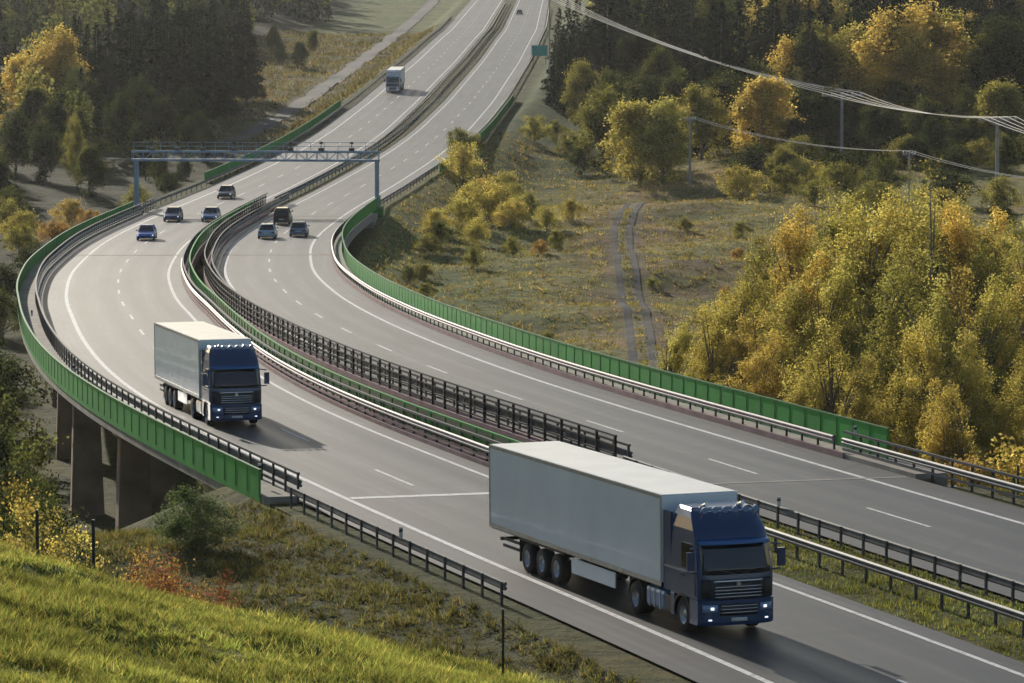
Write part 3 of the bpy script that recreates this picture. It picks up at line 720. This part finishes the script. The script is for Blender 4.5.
def cable(a, b, sag, r=.045):
    mb = MB(); pts = [a.lerp(b, i/16)+Vector((0, 0, -sag*4*(i/16)*(1-i/16))) for i in range(17)]
    for p, q in zip(pts, pts[1:]): mb.tube(p-a, q-a, r, n=5)
    o = mb.obj('overhead_cable', M_cable); o.location = a; o['label'] = 'thin sagging aluminium power cable strung between poles'; o['category'] = 'cable'; o['group'] = 'power line cables'
for A, B, sg_ in ((pA, pB, 1.7), (pB, pC, 1.0), (pC, pD, 1.0)):
    for i, (a, b) in enumerate(zip(A, B)): cable(a, b, sg_*(.7+.18*i), .042)
for A, B in ((pE, pF), (pF, pG)):
    for a, b in zip(A[1:4:2], B[1:4:2]): cable(a, b, 1.2, .03)

# ------------------------------------------------------------------ vegetation
def unit(n):
    v = rng.normal(size=(n, 3)); return v/np.linalg.norm(v, axis=1, keepdims=True)
def leaf_quads(C, size, elong=.6, axis=None):
    n = len(C); a = unit(n) if axis is None else axis
    b = np.cross(a, unit(n)); b /= np.linalg.norm(b, axis=1, keepdims=True)+1e-9
    s = size[:, None]
    return np.stack([C+a*s*.5, C+b*s*.5*elong, C-a*s*.5, C-b*s*.5*elong], 1).reshape(-1, 3)
def crown_cloud(h, rx, rz, cz, ncl, nlf, ls, crad, taper=.32, fill=.42, vert=.9):
    lump = unit(9); d = unit(ncl); r = rng.random(ncl)**fill
    f = .70+.48*np.max(np.clip(d@lump.T, 0, 1)**5, axis=1)
    c = d*(r*f)[:, None]*np.array([rx, rx, rz]); zt = c[:, 2]/rz
    c[:, :2] *= (1-taper*np.clip(zt, -.4, 1))[:, None]; c[:, 2] += cz
    tc = rng.uniform(.5, 1.35, ncl); C = []; T = []
    for i in range(ncl):
        k = int(nlf*rng.uniform(.6, 1.4)); cr = crad*rng.uniform(.6, 1.3)
        p = rng.normal(size=(k, 3))*np.array([cr, cr, cr*vert])*.6+c[i]; C.append(p)
        t = tc[i]*rng.uniform(.7, 1.35, k); T.append(np.stack([t*rng.uniform(.9, 1.12, k), t, t*rng.uniform(.7, 1.25, k)], -1))
    C = np.concatenate(C); T = np.concatenate(T); ok = C[:, 2] > .03*h
    return C[ok], T[ok], c
def trunk_mesh(h, cz, clumps, r0, nl=14, multi=1):
    mb = MB(); top = cz+.6*(h-cz)
    for m in range(multi):
        dx, dy = (0, 0) if multi == 1 else (random.uniform(-1, 1)*h*.06, random.uniform(-1, 1)*h*.06)
        pts = [Vector((dx*(.3+i*.5)+random.uniform(-.02, .02)*h*i/5, dy*(.3+i*.5)+random.uniform(-.02, .02)*h*i/5, -.5+(top+.5)*i/5)) for i in range(6)]
        for i in range(5): mb.tube(pts[i], pts[i+1], r0*(1-i*.17)/multi**.5, r0*(1-(i+1)*.17)/multi**.5, 8)
    for k in range(min(nl, len(clumps))):
        c = Vector(clumps[k]); zz = max(.15*h, c.z*.6); t = min(1, zz/top)*5; i = min(4, int(t)); s = pts[i].lerp(pts[i+1], t-i)
        mid = s.lerp(c, .5)+Vector((0, 0, .04*h)); mb.tube(s, mid, r0*.35, r0*.22, 5); mb.tube(mid, c, r0*.22, r0*.06, 5)
    o = mb.obj('trunk', M_bark, smooth=True); d = o.data; bpy.data.objects.remove(o); return d
KIND = {}
def make_kind(key, nvar, fn): KIND[key] = [fn() for _ in range(nvar)]
def decid(h, rx, rz, cz, ncl, nlf, ls, crad, r0, multi=1, nl=16, taper=.32, fill=.42, vert=.9):
    def f():
        C, T, c = crown_cloud(h, rx, rz, cz, ncl, nlf, ls, crad, taper, fill, vert)
        me = fastmesh('crown', leaf_quads(C, ls*rng.uniform(.6, 1.3, len(C))), 4, M_leaf, T)
        return (trunk_mesh(h, cz, c, r0, nl, multi), me, h)
    return f
make_kind('round', 6, decid(12, 3.3, 5.6, 6.4, 150, 110, .28, .72, .25, taper=.5, vert=1.1))
make_kind('tall', 7, decid(16, 3.0, 7.6, 8.7, 210, 150, .145, .46, .19, 3, 80, .5, .5, 1.35))
make_kind('bush', 4, decid(4, 2.2, 1.9, 1.95, 70, 110, .15, .42, .09, 4))
make_kind('dense', 2, decid(3, 1.55, 1.35, 1.35, 150, 90, .09, .26, .07, 4, fill=.25, vert=1.2))
make_kind('fine', 3, decid(3, 1.1, 1.4, 1.6, 40, 60, .085, .28, .035, 5))
def conif():
    h = 18; C = []; A = []; T = []
    for z in np.arange(1.6, h, .42):
        R = (1-z/h)**.85*3.4*rng.uniform(.8, 1.12)+.1; nb = max(4, int(R*5))
        for k in range(nb):
            th = rng.uniform(0, 2*np.pi); L_ = R*rng.uniform(.7, 1.1); m = max(3, int(L_*6)); rr = rng.random(m)**.7*L_
            p = np.stack([rr*np.cos(th), rr*np.sin(th), z-rr*.28+rng.normal(size=m)*.1], -1)+rng.normal(size=(m, 3))*.14
            ax = np.tile([np.cos(th), np.sin(th), -.5], (m, 1))+rng.normal(size=(m, 3))*.45
            C.append(p); A.append(ax/np.linalg.norm(ax, axis=1, keepdims=True)); t = rng.uniform(.6, 1.4, (m, 1))*rng.uniform(.8, 1.2); T.append(np.repeat(t, 3, 1))
    C = np.concatenate(C); A = np.concatenate(A); T = np.concatenate(T)
    me = fastmesh('crown', leaf_quads(C, rng.uniform(.4, .8, len(C)), .5, A), 4, M_needle, T)
    o = MB().tube((0,0,-.6), (0,0,h*.95), .24, .03, 8).obj('trunk', M_bark); d = o.data; bpy.data.objects.remove(o); return (d, me, h)
make_kind('conifer', 3, conif)
def tree(kind, X, Y, h, col, name, label, cat='tree', group=None, wide=1.0, sink=.1):
    tm, cm, hh_ = random.choice(KIND[kind]); s = h/hh_
    r = empty(name, label, cat, (X, Y, float(TZ(X, Y))-sink), random.uniform(0, 6.28), group); r.scale = (s*wide, s*wide, s)
    a = bpy.data.objects.new('stems' if kind in ('bush', 'fine', 'dense') else 'trunk', tm); link(a, r)
    b = bpy.data.objects.new('crown', cm); link(b, r); j = random.uniform(.82, 1.15); b.color = (col[0]*j*random.uniform(.95, 1.05), col[1]*j, col[2]*j, 1)
    return r
YGc = (.40,.365,.12); GOLD = (.49,.39,.125); OLIVE = (.225,.22,.07); DKG = (.042,.058,.022); ORA = (.36,.25,.10); CON = (.015,.027,.015); MID = (.10,.115,.04); RED = (.21,.085,.055)
for i, (X, Y, h, col, w) in enumerate([(25.5,252,18.8,YGc,1.15),(29,247,16.5,YGc,1.1),(21.9,264,17.5,YGc,1.1),(19.2,272,16.5,GOLD,1.1),(16.2,264,14,YGc,1.15),(13,258,11.5,YGc,1.2),(30.5,236,15,GOLD,1.1),
        (21.7,233,14.5,OLIVE,1.1),(25,222,12,YGc,1.1),(18,236,12.5,YGc,1.15),(11,266,9.5,YGc,1.2),(33,262,16,YGc,1.1),(24,276,17.5,OLIVE,1.1),(28.5,222,11,YGc,1.1),(15.2,245,11,GOLD,1.2),(34,300,15.5,YGc,1.1),(29,290,17,OLIVE,1.1),
        (23.5,243,16,YGc,1.1),(27.5,232,14.5,YGc,1.1),(20,248,15,YGc,1.1),(22.5,282,17,YGc,1.1),(17.5,278,14.5,OLIVE,1.1),(31.5,280,16.5,YGc,1.1),(27,262,18,YGc,1.1),(14,272,11,YGc,1.2),(37,310,15,GOLD,1.1),(19.5,224,10,YGc,1.2),(23,214,9,GOLD,1.2),(28,210,8.5,GOLD,1.2),(16,226,9,YGc,1.2),
        (10,252,7,GOLD,1.3),(12.5,244,8,YGc,1.3),(26,240,15,GOLD,1.1),(21,256,16.5,YGc,1.1),(29.5,256,16.5,YGc,1.1),(18.6,256,15,GOLD,1.1),(23,225,12.5,YGc,1.1),
        (26.5,268,16.5,YGc,1.2),(20.5,262,15.5,OLIVE,1.2),(15,255,11,GOLD,1.2),(31,245,14.5,YGc,1.2),(28,255,17.5,GOLD,1.1),(23.8,258,18.2,YGc,1.1),(17.3,250,13.5,YGc,1.15),(32.5,250,15.5,OLIVE,1.1),(25,236,14.5,YGc,1.15),(14.2,262,12.5,YGc,1.15)]):
    tree('tall', X, Y, h, col, 'deciduous_tree', 'golden autumn tree standing in the valley beside the bridge' if col is GOLD else 'tall olive-gold autumn tree standing in the valley beside the bridge', group='autumn trees beside the bridge', wide=w)
for X, Y, h, col in [(22.5,198,5.5,ORA),(25,196,6,GOLD),(19.5,200,5,GOLD),(27,188,4,ORA),(23,188,3.5,OLIVE),(17,204,4.5,OLIVE),(30,180,3,OLIVE)]:
    tree('bush', X, Y, h, col, 'shrub', 'orange and gold autumn shrub behind the motorway fence', 'shrub', 'shrubs behind the fence')
for X, Y, h, col in [(29.7,528,5.5,YGc),(35.6,530,4.6,OLIVE),(43,530,5,OLIVE),(48,524,6,MID),(39,545,5.5,YGc),(55,512,5.5,DKG),(60,500,5,OLIVE),(33,556,6,DKG),(-2.7,480,5.2,YGc),(-6.5,540,6,YGc),(-4,505,5,GOLD),(-8.7,462,3.8,YGc),
        (0,470,4,GOLD),(-1,520,5.5,YGc),(3.5,640,4.5,YGc),(7,655,4,OLIVE),(10,600,4.5,DKG),(-4,452,3.4,YGc),(-7,575,5,OLIVE),(2,492,3.4,OLIVE),(64,470,5,YGc),(57,470,3.5,DKG),(-9,436,2.8,OLIVE),(9,625,5,OLIVE),(-5,488,5,YGc),(-1,498,4.6,YGc),
        (14,405,1.3,OLIVE),(22,380,1.8,OLIVE),(20,470,2,OLIVE),(-9,410,2.0,OLIVE),(-4,420,2.6,OLIVE),(0,440,2.4,OLIVE),(45,500,5,OLIVE),(52,490,4.5,YGc),(38,512,3.5,OLIVE),(3,345,1.5,OLIVE),(-8,448,3.4,MID),(3,430,1.8,ORA),
        (5,455,2.4,OLIVE),(7,482,3,YGc),(4,470,3.2,YGc),(18,350,1.6,ORA),(21,400,1.4,ORA),(24,430,1.8,ORA),(26,460,2.2,OLIVE),(22,345,1.8,OLIVE),(-6,470,4,YGc),(-10,395,1.8,MID),(-8,380,1.6,OLIVE)]:
    tree('bush', X, Y, h, col, 'shrub', 'rounded autumn shrub on rough grass near the motorway', 'shrub', 'shrubs on the rough field', wide=random.uniform(.85, 1.2))
for X, Y, h, col, k in [(18,572,14,YGc,'round'),(21,566,12,YGc,'round'),(13.5,600,13,OLIVE,'round'),(27.5,590,11,OLIVE,'round'),(36.4,592,14,GOLD,'round'),(60,640,19,GOLD,'round'),(66,650,20,GOLD,'round'),(55,655,16,YGc,'round'),(63,633,16,GOLD,'round'),
        (31,612,13,DKG,'round'),(42,606,9,DKG,'round'),(51,618,8,DKG,'round'),(72,600,14,OLIVE,'round'),(74,570,8,MID,'round'),(68,560,6,MID,'round'),(48,650,15,DKG,'round'),(16,640,13,MID,'round'),(20,625,13,DKG,'round'),(78,640,18,DKG,'round'),(12,690,11,OLIVE,'round'),(26,650,11,MID,'round'),(45,655,14,GOLD,'round'),(70,665,17,YGc,'round'),(34,640,11,OLIVE,'round')]:
    tree(k, X, Y, h, col, 'deciduous_tree', 'autumn tree at the edge of the wood', group='trees at the wood edge', wide=1.3)
for i in range(60):
    Y = rng.uniform(545, 650); X = rng.uniform(.064*Y, .137*Y); h = rng.uniform(4, 7) if Y < 600 else rng.uniform(7, 10)
    if abs(X-48.6-(Y-600)*-.08) < 3.5 and Y < 600: continue
    tree('round' if h > 5.5 else 'bush', X, Y, h, [DKG, DKG, MID, OLIVE][rng.integers(4)], 'shrub' if h < 5.5 else 'deciduous_tree', 'dark green scrub at the foot of the wood', 'shrub' if h < 5.5 else 'tree', 'scrub at the wood edge', wide=1.4)
for i in range(44):
    Y = rng.uniform(600, 712); X = rng.uniform(14, 48)
    if Y > 719-(X-6.6)*2.9: continue
    tree('round', X, Y, rng.uniform(6, 9), [DKG, DKG, MID, OLIVE, GOLD][rng.integers(5)], 'deciduous_tree', 'low broadleaved tree under the power line', group='low trees under the power line', wide=1.5)
for X, Y, h in [(10,727,17),(11.8,733,18),(13.5,727,16),(8.5,735,15),(7.6,708,11),(9.5,700,12)]:
    tree('conifer', X, Y, h, CON, 'conifer_tree', 'dark spruce in the wood', group='spruces of the wood', wide=1.15)
for i in range(180):
    Y = rng.uniform(635, 900); X = rng.uniform(15+(Y-640)*.012, .137*Y)
    if X < 50 and Y < 724-(X-6.6)*2.86: continue   # corridor kept clear under the power line
    if rng.random() < .7: tree('conifer', X, Y, rng.uniform(14, 21), CON, 'conifer_tree', 'dark spruce in the wood', group='spruces of the wood', wide=1.25)
    else: tree('round', X, Y, rng.uniform(12, 18), [DKG, DKG, MID, OLIVE, GOLD][rng.integers(5)], 'deciduous_tree', 'broadleaved tree in the wood', group='broadleaved trees of the wood', wide=1.3)
for i in range(48):
    X = rng.uniform(-73, -50.5); Y = rng.uniform(690, 780)
    tree('conifer', X, Y, rng.uniform(16, 20.5), CON, 'conifer_tree', 'tall dark spruce in a tight clump on the meadow', group='spruce clump', wide=1.25)
for X, Y, h, col, k in [(-79,690,16,GOLD,'round'),(-76,684,18,GOLD,'round'),(-84,700,14,GOLD,'round'),(-72,676,12,YGc,'round'),(-60,560,10.5,OLIVE,'tall'),(-57,548,8,MID,'round'),(-66,575,9,DKG,'round'),(-72,590,10,DKG,'round'),
        (-48,640,5,DKG,'round'),(-50,650,7,DKG,'round'),(-56,655,9,DKG,'round'),(-47,905,7,DKG,'round'),(-52,915,5,DKG,'round'),(-80,610,10,MID,'round'),(-62,640,9,DKG,'round'),(-52,600,5,MID,'round'),(-56,610,7,DKG,'round'),(-67,530,8,DKG,'round'),(-74,560,11,DKG,'round'),(-78,585,12,MID,'round'),(-70,545,9,OLIVE,'round'),(-64,600,9,DKG,'round'),(-60,625,10,DKG,'round'),(-69,620,11,DKG,'round'),(-75,640,12,DKG,'round'),(-68,655,12,DKG,'round'),(-61,668,11,DKG,'round'),(-54,675,9,DKG,'round'),(-50,628,7,DKG,'round'),
        (-47,585,4,DKG,'round'),(-50,575,5,MID,'round'),(-46,612,4,DKG,'round'),(-53,588,6,DKG,'round'),
        (-60,860,6,DKG,'round'),(-68,880,8,MID,'round'),(-75,850,9,DKG,'round'),(-56,960,7,DKG,'round'),(-48,985,6,MID,'round'),(-64,930,8,DKG,'round')]:
    tree(k, X, Y, h, col, 'deciduous_tree', 'golden birch-like tree on the hazy valley floor' if col is GOLD else 'dark broadleaved tree on the valley floor', group='trees of the left valley')
for X, Y, h, col in [(-58,480,4.5,YGc),(-61,492,5,OLIVE),(-53,470,3.5,ORA),(-56,462,4,OLIVE),(-60,455,4.5,YGc),(-51,490,3,ORA),(-55,505,4,GOLD),(-52,440,4,DKG),(-50,400,5,DKG),(-47,372,5,MID),(-58,430,5,DKG),(-63,510,5,MID),(-48,520,3.5,OLIVE),(-46,545,3.5,DKG),(-44,330,6,DKG),
        (-30.5,230,8,DKG),(-27.5,222,6,DKG),(-33,246,8,MID),(-36,270,8,DKG),(-25,205,5,DKG),(-28,210,6,MID),(-40,300,8,DKG),(-23,190,4,DKG)]:
    tree('bush', X, Y, h, col, 'shrub', 'scrub bush growing in the valley beside the bridge', 'shrub', 'scrub in the valley')
for X, Y, h, col in [(-14.4,132,4.8,GOLD),(-12.9,124,4.9,YGc),(-11.2,117,4.8,GOLD),(-10.0,111,3.9,YGc),(-8.7,98.5,2.4,RED),(-9.3,101,2.8,ORA),(-12.2,110,4.4,DKG),(-16,124,5.4,OLIVE),(-13.8,114,4.7,YGc),(-7.4,103,2.6,RED),(-11.7,122,4.0,MID),(-9.2,120,3.4,OLIVE),(-8.2,112,3.2,OLIVE),(-17.5,150,4,DKG),(-19,158,4,MID),
        (-6.5,110,2.6,DKG),(-9.7,107,3.5,RED),(-8.9,105,3.1,ORA),(-12.6,104,3.9,GOLD),(-11.4,102,3.1,YGc),(-5.2,112,2.0,OLIVE),(-7,128,2.0,DKG),(-14.8,128,5.0,OLIVE),(-8.4,106,2.9,RED),(-5.8,104,2.0,DKG),(-7.6,108,3.0,RED),(-6.4,106,2.4,OLIVE),(-7.8,116,3.2,RED),(-10.6,125,3.8,ORA),(-6.8,114,2.8,ORA),(-9.9,130,2.8,RED),(-8.9,127,2.4,ORA),(-7.2,122,2.2,RED),(-5.9,118,1.8,ORA)]:
    tree('fine', X, Y, h, col, 'autumn_shrub', {RED: 'small rust-red leaved shrub', ORA: 'orange-brown leafy shrub', GOLD: 'sparse golden-leaved sapling'}.get(col, 'dull green shrub')+' below the bridge abutment', 'shrub', 'autumn shrubs below the abutment', wide=.8)
tree('dense', -11.8, 151, 2.5, (.09,.12,.06), 'shrub', 'dense grey-green rounded bush beside the abutment', 'shrub', wide=1.2)

def wood(name, label, pos, conf, mat):
    V = []; T = []
    for X, Y, h in pos:
        if conf:
            n = 420; z = rng.random(n)**1.3; R = (1-z)*.19*h*rng.uniform(.6, 1.1, n); th = rng.uniform(0, 2*np.pi, n)
            C = np.stack([R*np.cos(th), R*np.sin(th), (.06+.94*z)*h], -1); ls = .055*h; base = np.array([.016,.028,.016])*rng.uniform(.7, 1.4)
        else:
            n = 520; d = unit(n); lump = unit(6); f = .7+.4*np.max(np.clip(d@lump.T, 0, 1)**4, axis=1)
            C = d*(f*rng.random(n)**.25)[:, None]*np.array([.27, .27, .42])*h+np.array([0, 0, .55*h]); ls = .055*h
            base = np.array([DKG, MID, OLIVE, YGc, GOLD][rng.choice(5, p=[.46,.27,.17,.07,.03])])*rng.uniform(.7, 1.2)
        C = C+np.array([X, Y, float(TZ(X, Y))]); V.append(leaf_quads(C, ls*rng.uniform(.6, 1.4, n), .7))
        T.append(base*rng.uniform(.6, 1.4, (n, 1)))
    o = bpy.data.objects.new(name, fastmesh(name, np.concatenate(V), 4, mat, np.concatenate(T))); link(o)
    o.color = (1,1,1,1); o['kind'] = 'stuff'; o['label'] = label; o['category'] = 'wood'
pr = [(rng.uniform(18+(Y-900)*.005, .15*Y), Y, rng.uniform(13, 20)) for Y in rng.uniform(860, 1500, 420)]
pl = [(rng.uniform(-.145*Y, -.045*Y), Y, rng.uniform(12, 19)) for Y in rng.uniform(960, 1700, 560)]
pl = [p for p in pl if p[1] > 1120 or p[0] < -.066*p[1]]
pl += [(rng.uniform(-.15*Y, -.105*Y), Y, rng.uniform(8, 14)) for Y in rng.uniform(620, 960, 80)]
wood('wooded_hillside', 'mixed autumn wood covering the hillside', pr[::2]+pl[::2], False, M_leaf)
wood('spruce_wood', 'distant dark spruce wood on the hillside', pr[1::2]+pl[1::2], True, M_needle)

# ------------------------------------------------------------------ grass
def blades(name, label, X, Y, h, w, per, col, lean=.5, clump=None, dryf=.22):
    n = len(X)*per; sp_ = w*5 if clump is None else clump; X = np.repeat(X, per)+rng.normal(size=n)*sp_; Y = np.repeat(Y, per)+rng.normal(size=n)*sp_
    tuft = np.repeat(rng.uniform(.5, 1.6, n//per), per); tt = np.repeat(rng.uniform(.55, 1.45, n//per), per)
    Z = TZ(X, Y)-.02; th = rng.uniform(0, 2*np.pi, n); hs = 1+.55*lumps(X+5, Y, .9); H = h*rng.uniform(.5, 1.3, n)*hs*tuft; ww = w*rng.uniform(.6, 1.4, n)
    b = np.stack([X, Y, Z], -1); s = np.stack([np.cos(th), np.sin(th), 0*th], -1)*ww[:, None]*.5
    tip = b+np.stack([rng.normal(size=n)*lean*H*.6, rng.normal(size=n)*lean*H*.6, H], -1)
    V = np.stack([b-s, b+s, tip], 1).reshape(-1, 3); pat = .85+.4*lumps(X, Y, 1.1)+.25*lumps(X, Y, 4)
    t = np.clip(pat, .3, 2)*rng.uniform(.6, 1.35, n)*tt; dry = (rng.random(n) < dryf)[:, None]
    T = np.stack([t*rng.uniform(.85, 1.2, n), t, t*.9], -1)*np.where(dry, np.array([[1.6,1.25,1.6]]), 1.0)
    o = bpy.data.objects.new(name, fastmesh(name, V, 3, M_grass, T)); link(o); o.color = tuple(col)+(1,)
    o['kind'] = 'stuff'; o['label'] = label; o['category'] = 'grass'
n = 30000; Yg = rng.uniform(62, 104, n); Xg = rng.uniform(-.135, .035, n)*Yg
blades('meadow_grass', 'rough sunlit green grass on the near slope', Xg, Yg, .14, .025, 11, (.30,.35,.10), 1.1, .05, .3)
S = rng.uniform(100, 168, 16000); O = -rng.uniform(15, 34, 16000); X, Y, _ = P(S, O)
blades('verge_grass', 'dull brownish green grass tufts on the verge', X, Y, .20, .045, 7, (.13,.14,.05), .9, .08, .35)
S = rng.uniform(80, 166, 9000); O = rng.uniform(-2.4, 2.5, 9000); X, Y, _ = P(S, O)
blades('median_grass', 'short green grass on the median strip', X, Y, .13, .04, 6, (.14,.17,.05))
S = rng.uniform(90, 185, 6000); O = rng.uniform(14.6, 26, 6000); X, Y, _ = P(S, O)
blades('verge_grass', 'dry grass tufts behind the guard rail', X, Y, .3, .05, 6, (.14,.14,.05))
Yg = rng.uniform(290, 640, 26000); Xg = cxf(Yg)+rng.uniform(15.5, 75, 26000)
tp = np.array(trk); tl = np.concatenate([[0], np.cumsum(np.hypot(*np.diff(tp, axis=0).T))]); ts = np.arange(0, tl[-1], 3); tx_, ty_ = np.interp(ts, tl, tp[:, 0]), np.interp(ts, tl, tp[:, 1])
dt = np.min(np.hypot(Xg[:, None]-tx_[None], Yg[:, None]-ty_[None]), axis=1); k = dt > 2.2; Xg, Yg = Xg[k], Yg[k]
tyj = rng.uniform(292, 500, 700); txj = np.interp(tyj, tp[:, 1], tp[:, 0])+rng.normal(size=700)*.12
Xg = np.concatenate([Xg, txj]); Yg = np.concatenate([Yg, tyj])
blades('field_grass', 'rough dry grass tufts over the field', Xg, Yg, .26, .12, 4, (.235,.22,.08), 1.1, .25)
Yg = rng.uniform(640, 1100, 9000); Xg = cxf(Yg)-rng.uniform(16, 60, 9000)
k = np.abs(Xg-np.interp(Yg, [600,690,825,1000,1150], [-50,-43.5,-38,-33,-29.5])) > 2.6; Xg, Yg = Xg[k], Yg[k]
blades('field_grass', 'rough pale grass beside the service road', Xg, Yg, .5, .3, 4, (.16,.15,.07), 1.1, .8)

# ------------------------------------------------------------------ light, world, haze, camera
m, nt, out = newmat('valley_haze'); vs = N_(nt, 'ShaderNodeVolumeScatter'); vs.inputs['Color'].default_value = (.97,.98,1,1); vs.inputs['Density'].default_value = .00003; vs.inputs['Anisotropy'].default_value = .5
nt.links.new(vs.outputs[0], out.inputs['Volume'])
hz = MB().box(-900, 900, -80, 3000, -60, 85).obj('haze', m); hz['kind'] = 'structure'
SUN_EL = math.radians(16); sx, sy = -.33, .944
sd = Vector((sx, sy, 0)).normalized()*math.cos(SUN_EL)+Vector((0, 0, math.sin(SUN_EL)))
sun = bpy.data.lights.new('sun', 'SUN'); sun.energy = 5.0; sun.angle = math.radians(.5); sun.color = (1, .92, .79)
so = bpy.data.objects.new('sun', sun); link(so); so.rotation_euler = sd.to_track_quat('Z', 'Y').to_euler(); so.location = (0, 0, 300)
w = bpy.data.worlds.new('World'); scene.world = w; w.use_nodes = True; nt = w.node_tree
bg = nt.nodes['Background']; sk = nt.nodes.new('ShaderNodeTexSky'); sk.sky_type = 'NISHITA'; sk.sun_disc = False
sk.sun_elevation = SUN_EL; sk.sun_rotation = math.atan2(sx, sy); sk.air_density = 1.0; sk.dust_density = .6
nt.links.new(sk.outputs[0], bg.inputs[0]); bg.inputs[1].default_value = .098
cam = bpy.data.cameras.new('camera'); co = bpy.data.objects.new('camera', cam); link(co)
cam.sensor_width = 36; cam.lens = 36*4070/1024; cam.clip_end = 8000; cam.clip_start = 1
co.location = (0, 0, CZ); co.rotation_euler = (math.radians(90-5.913), 0, 0); scene.camera = co
scene.view_settings.view_transform = 'Standard'; scene.view_settings.look = 'None'; scene.view_settings.exposure = 0
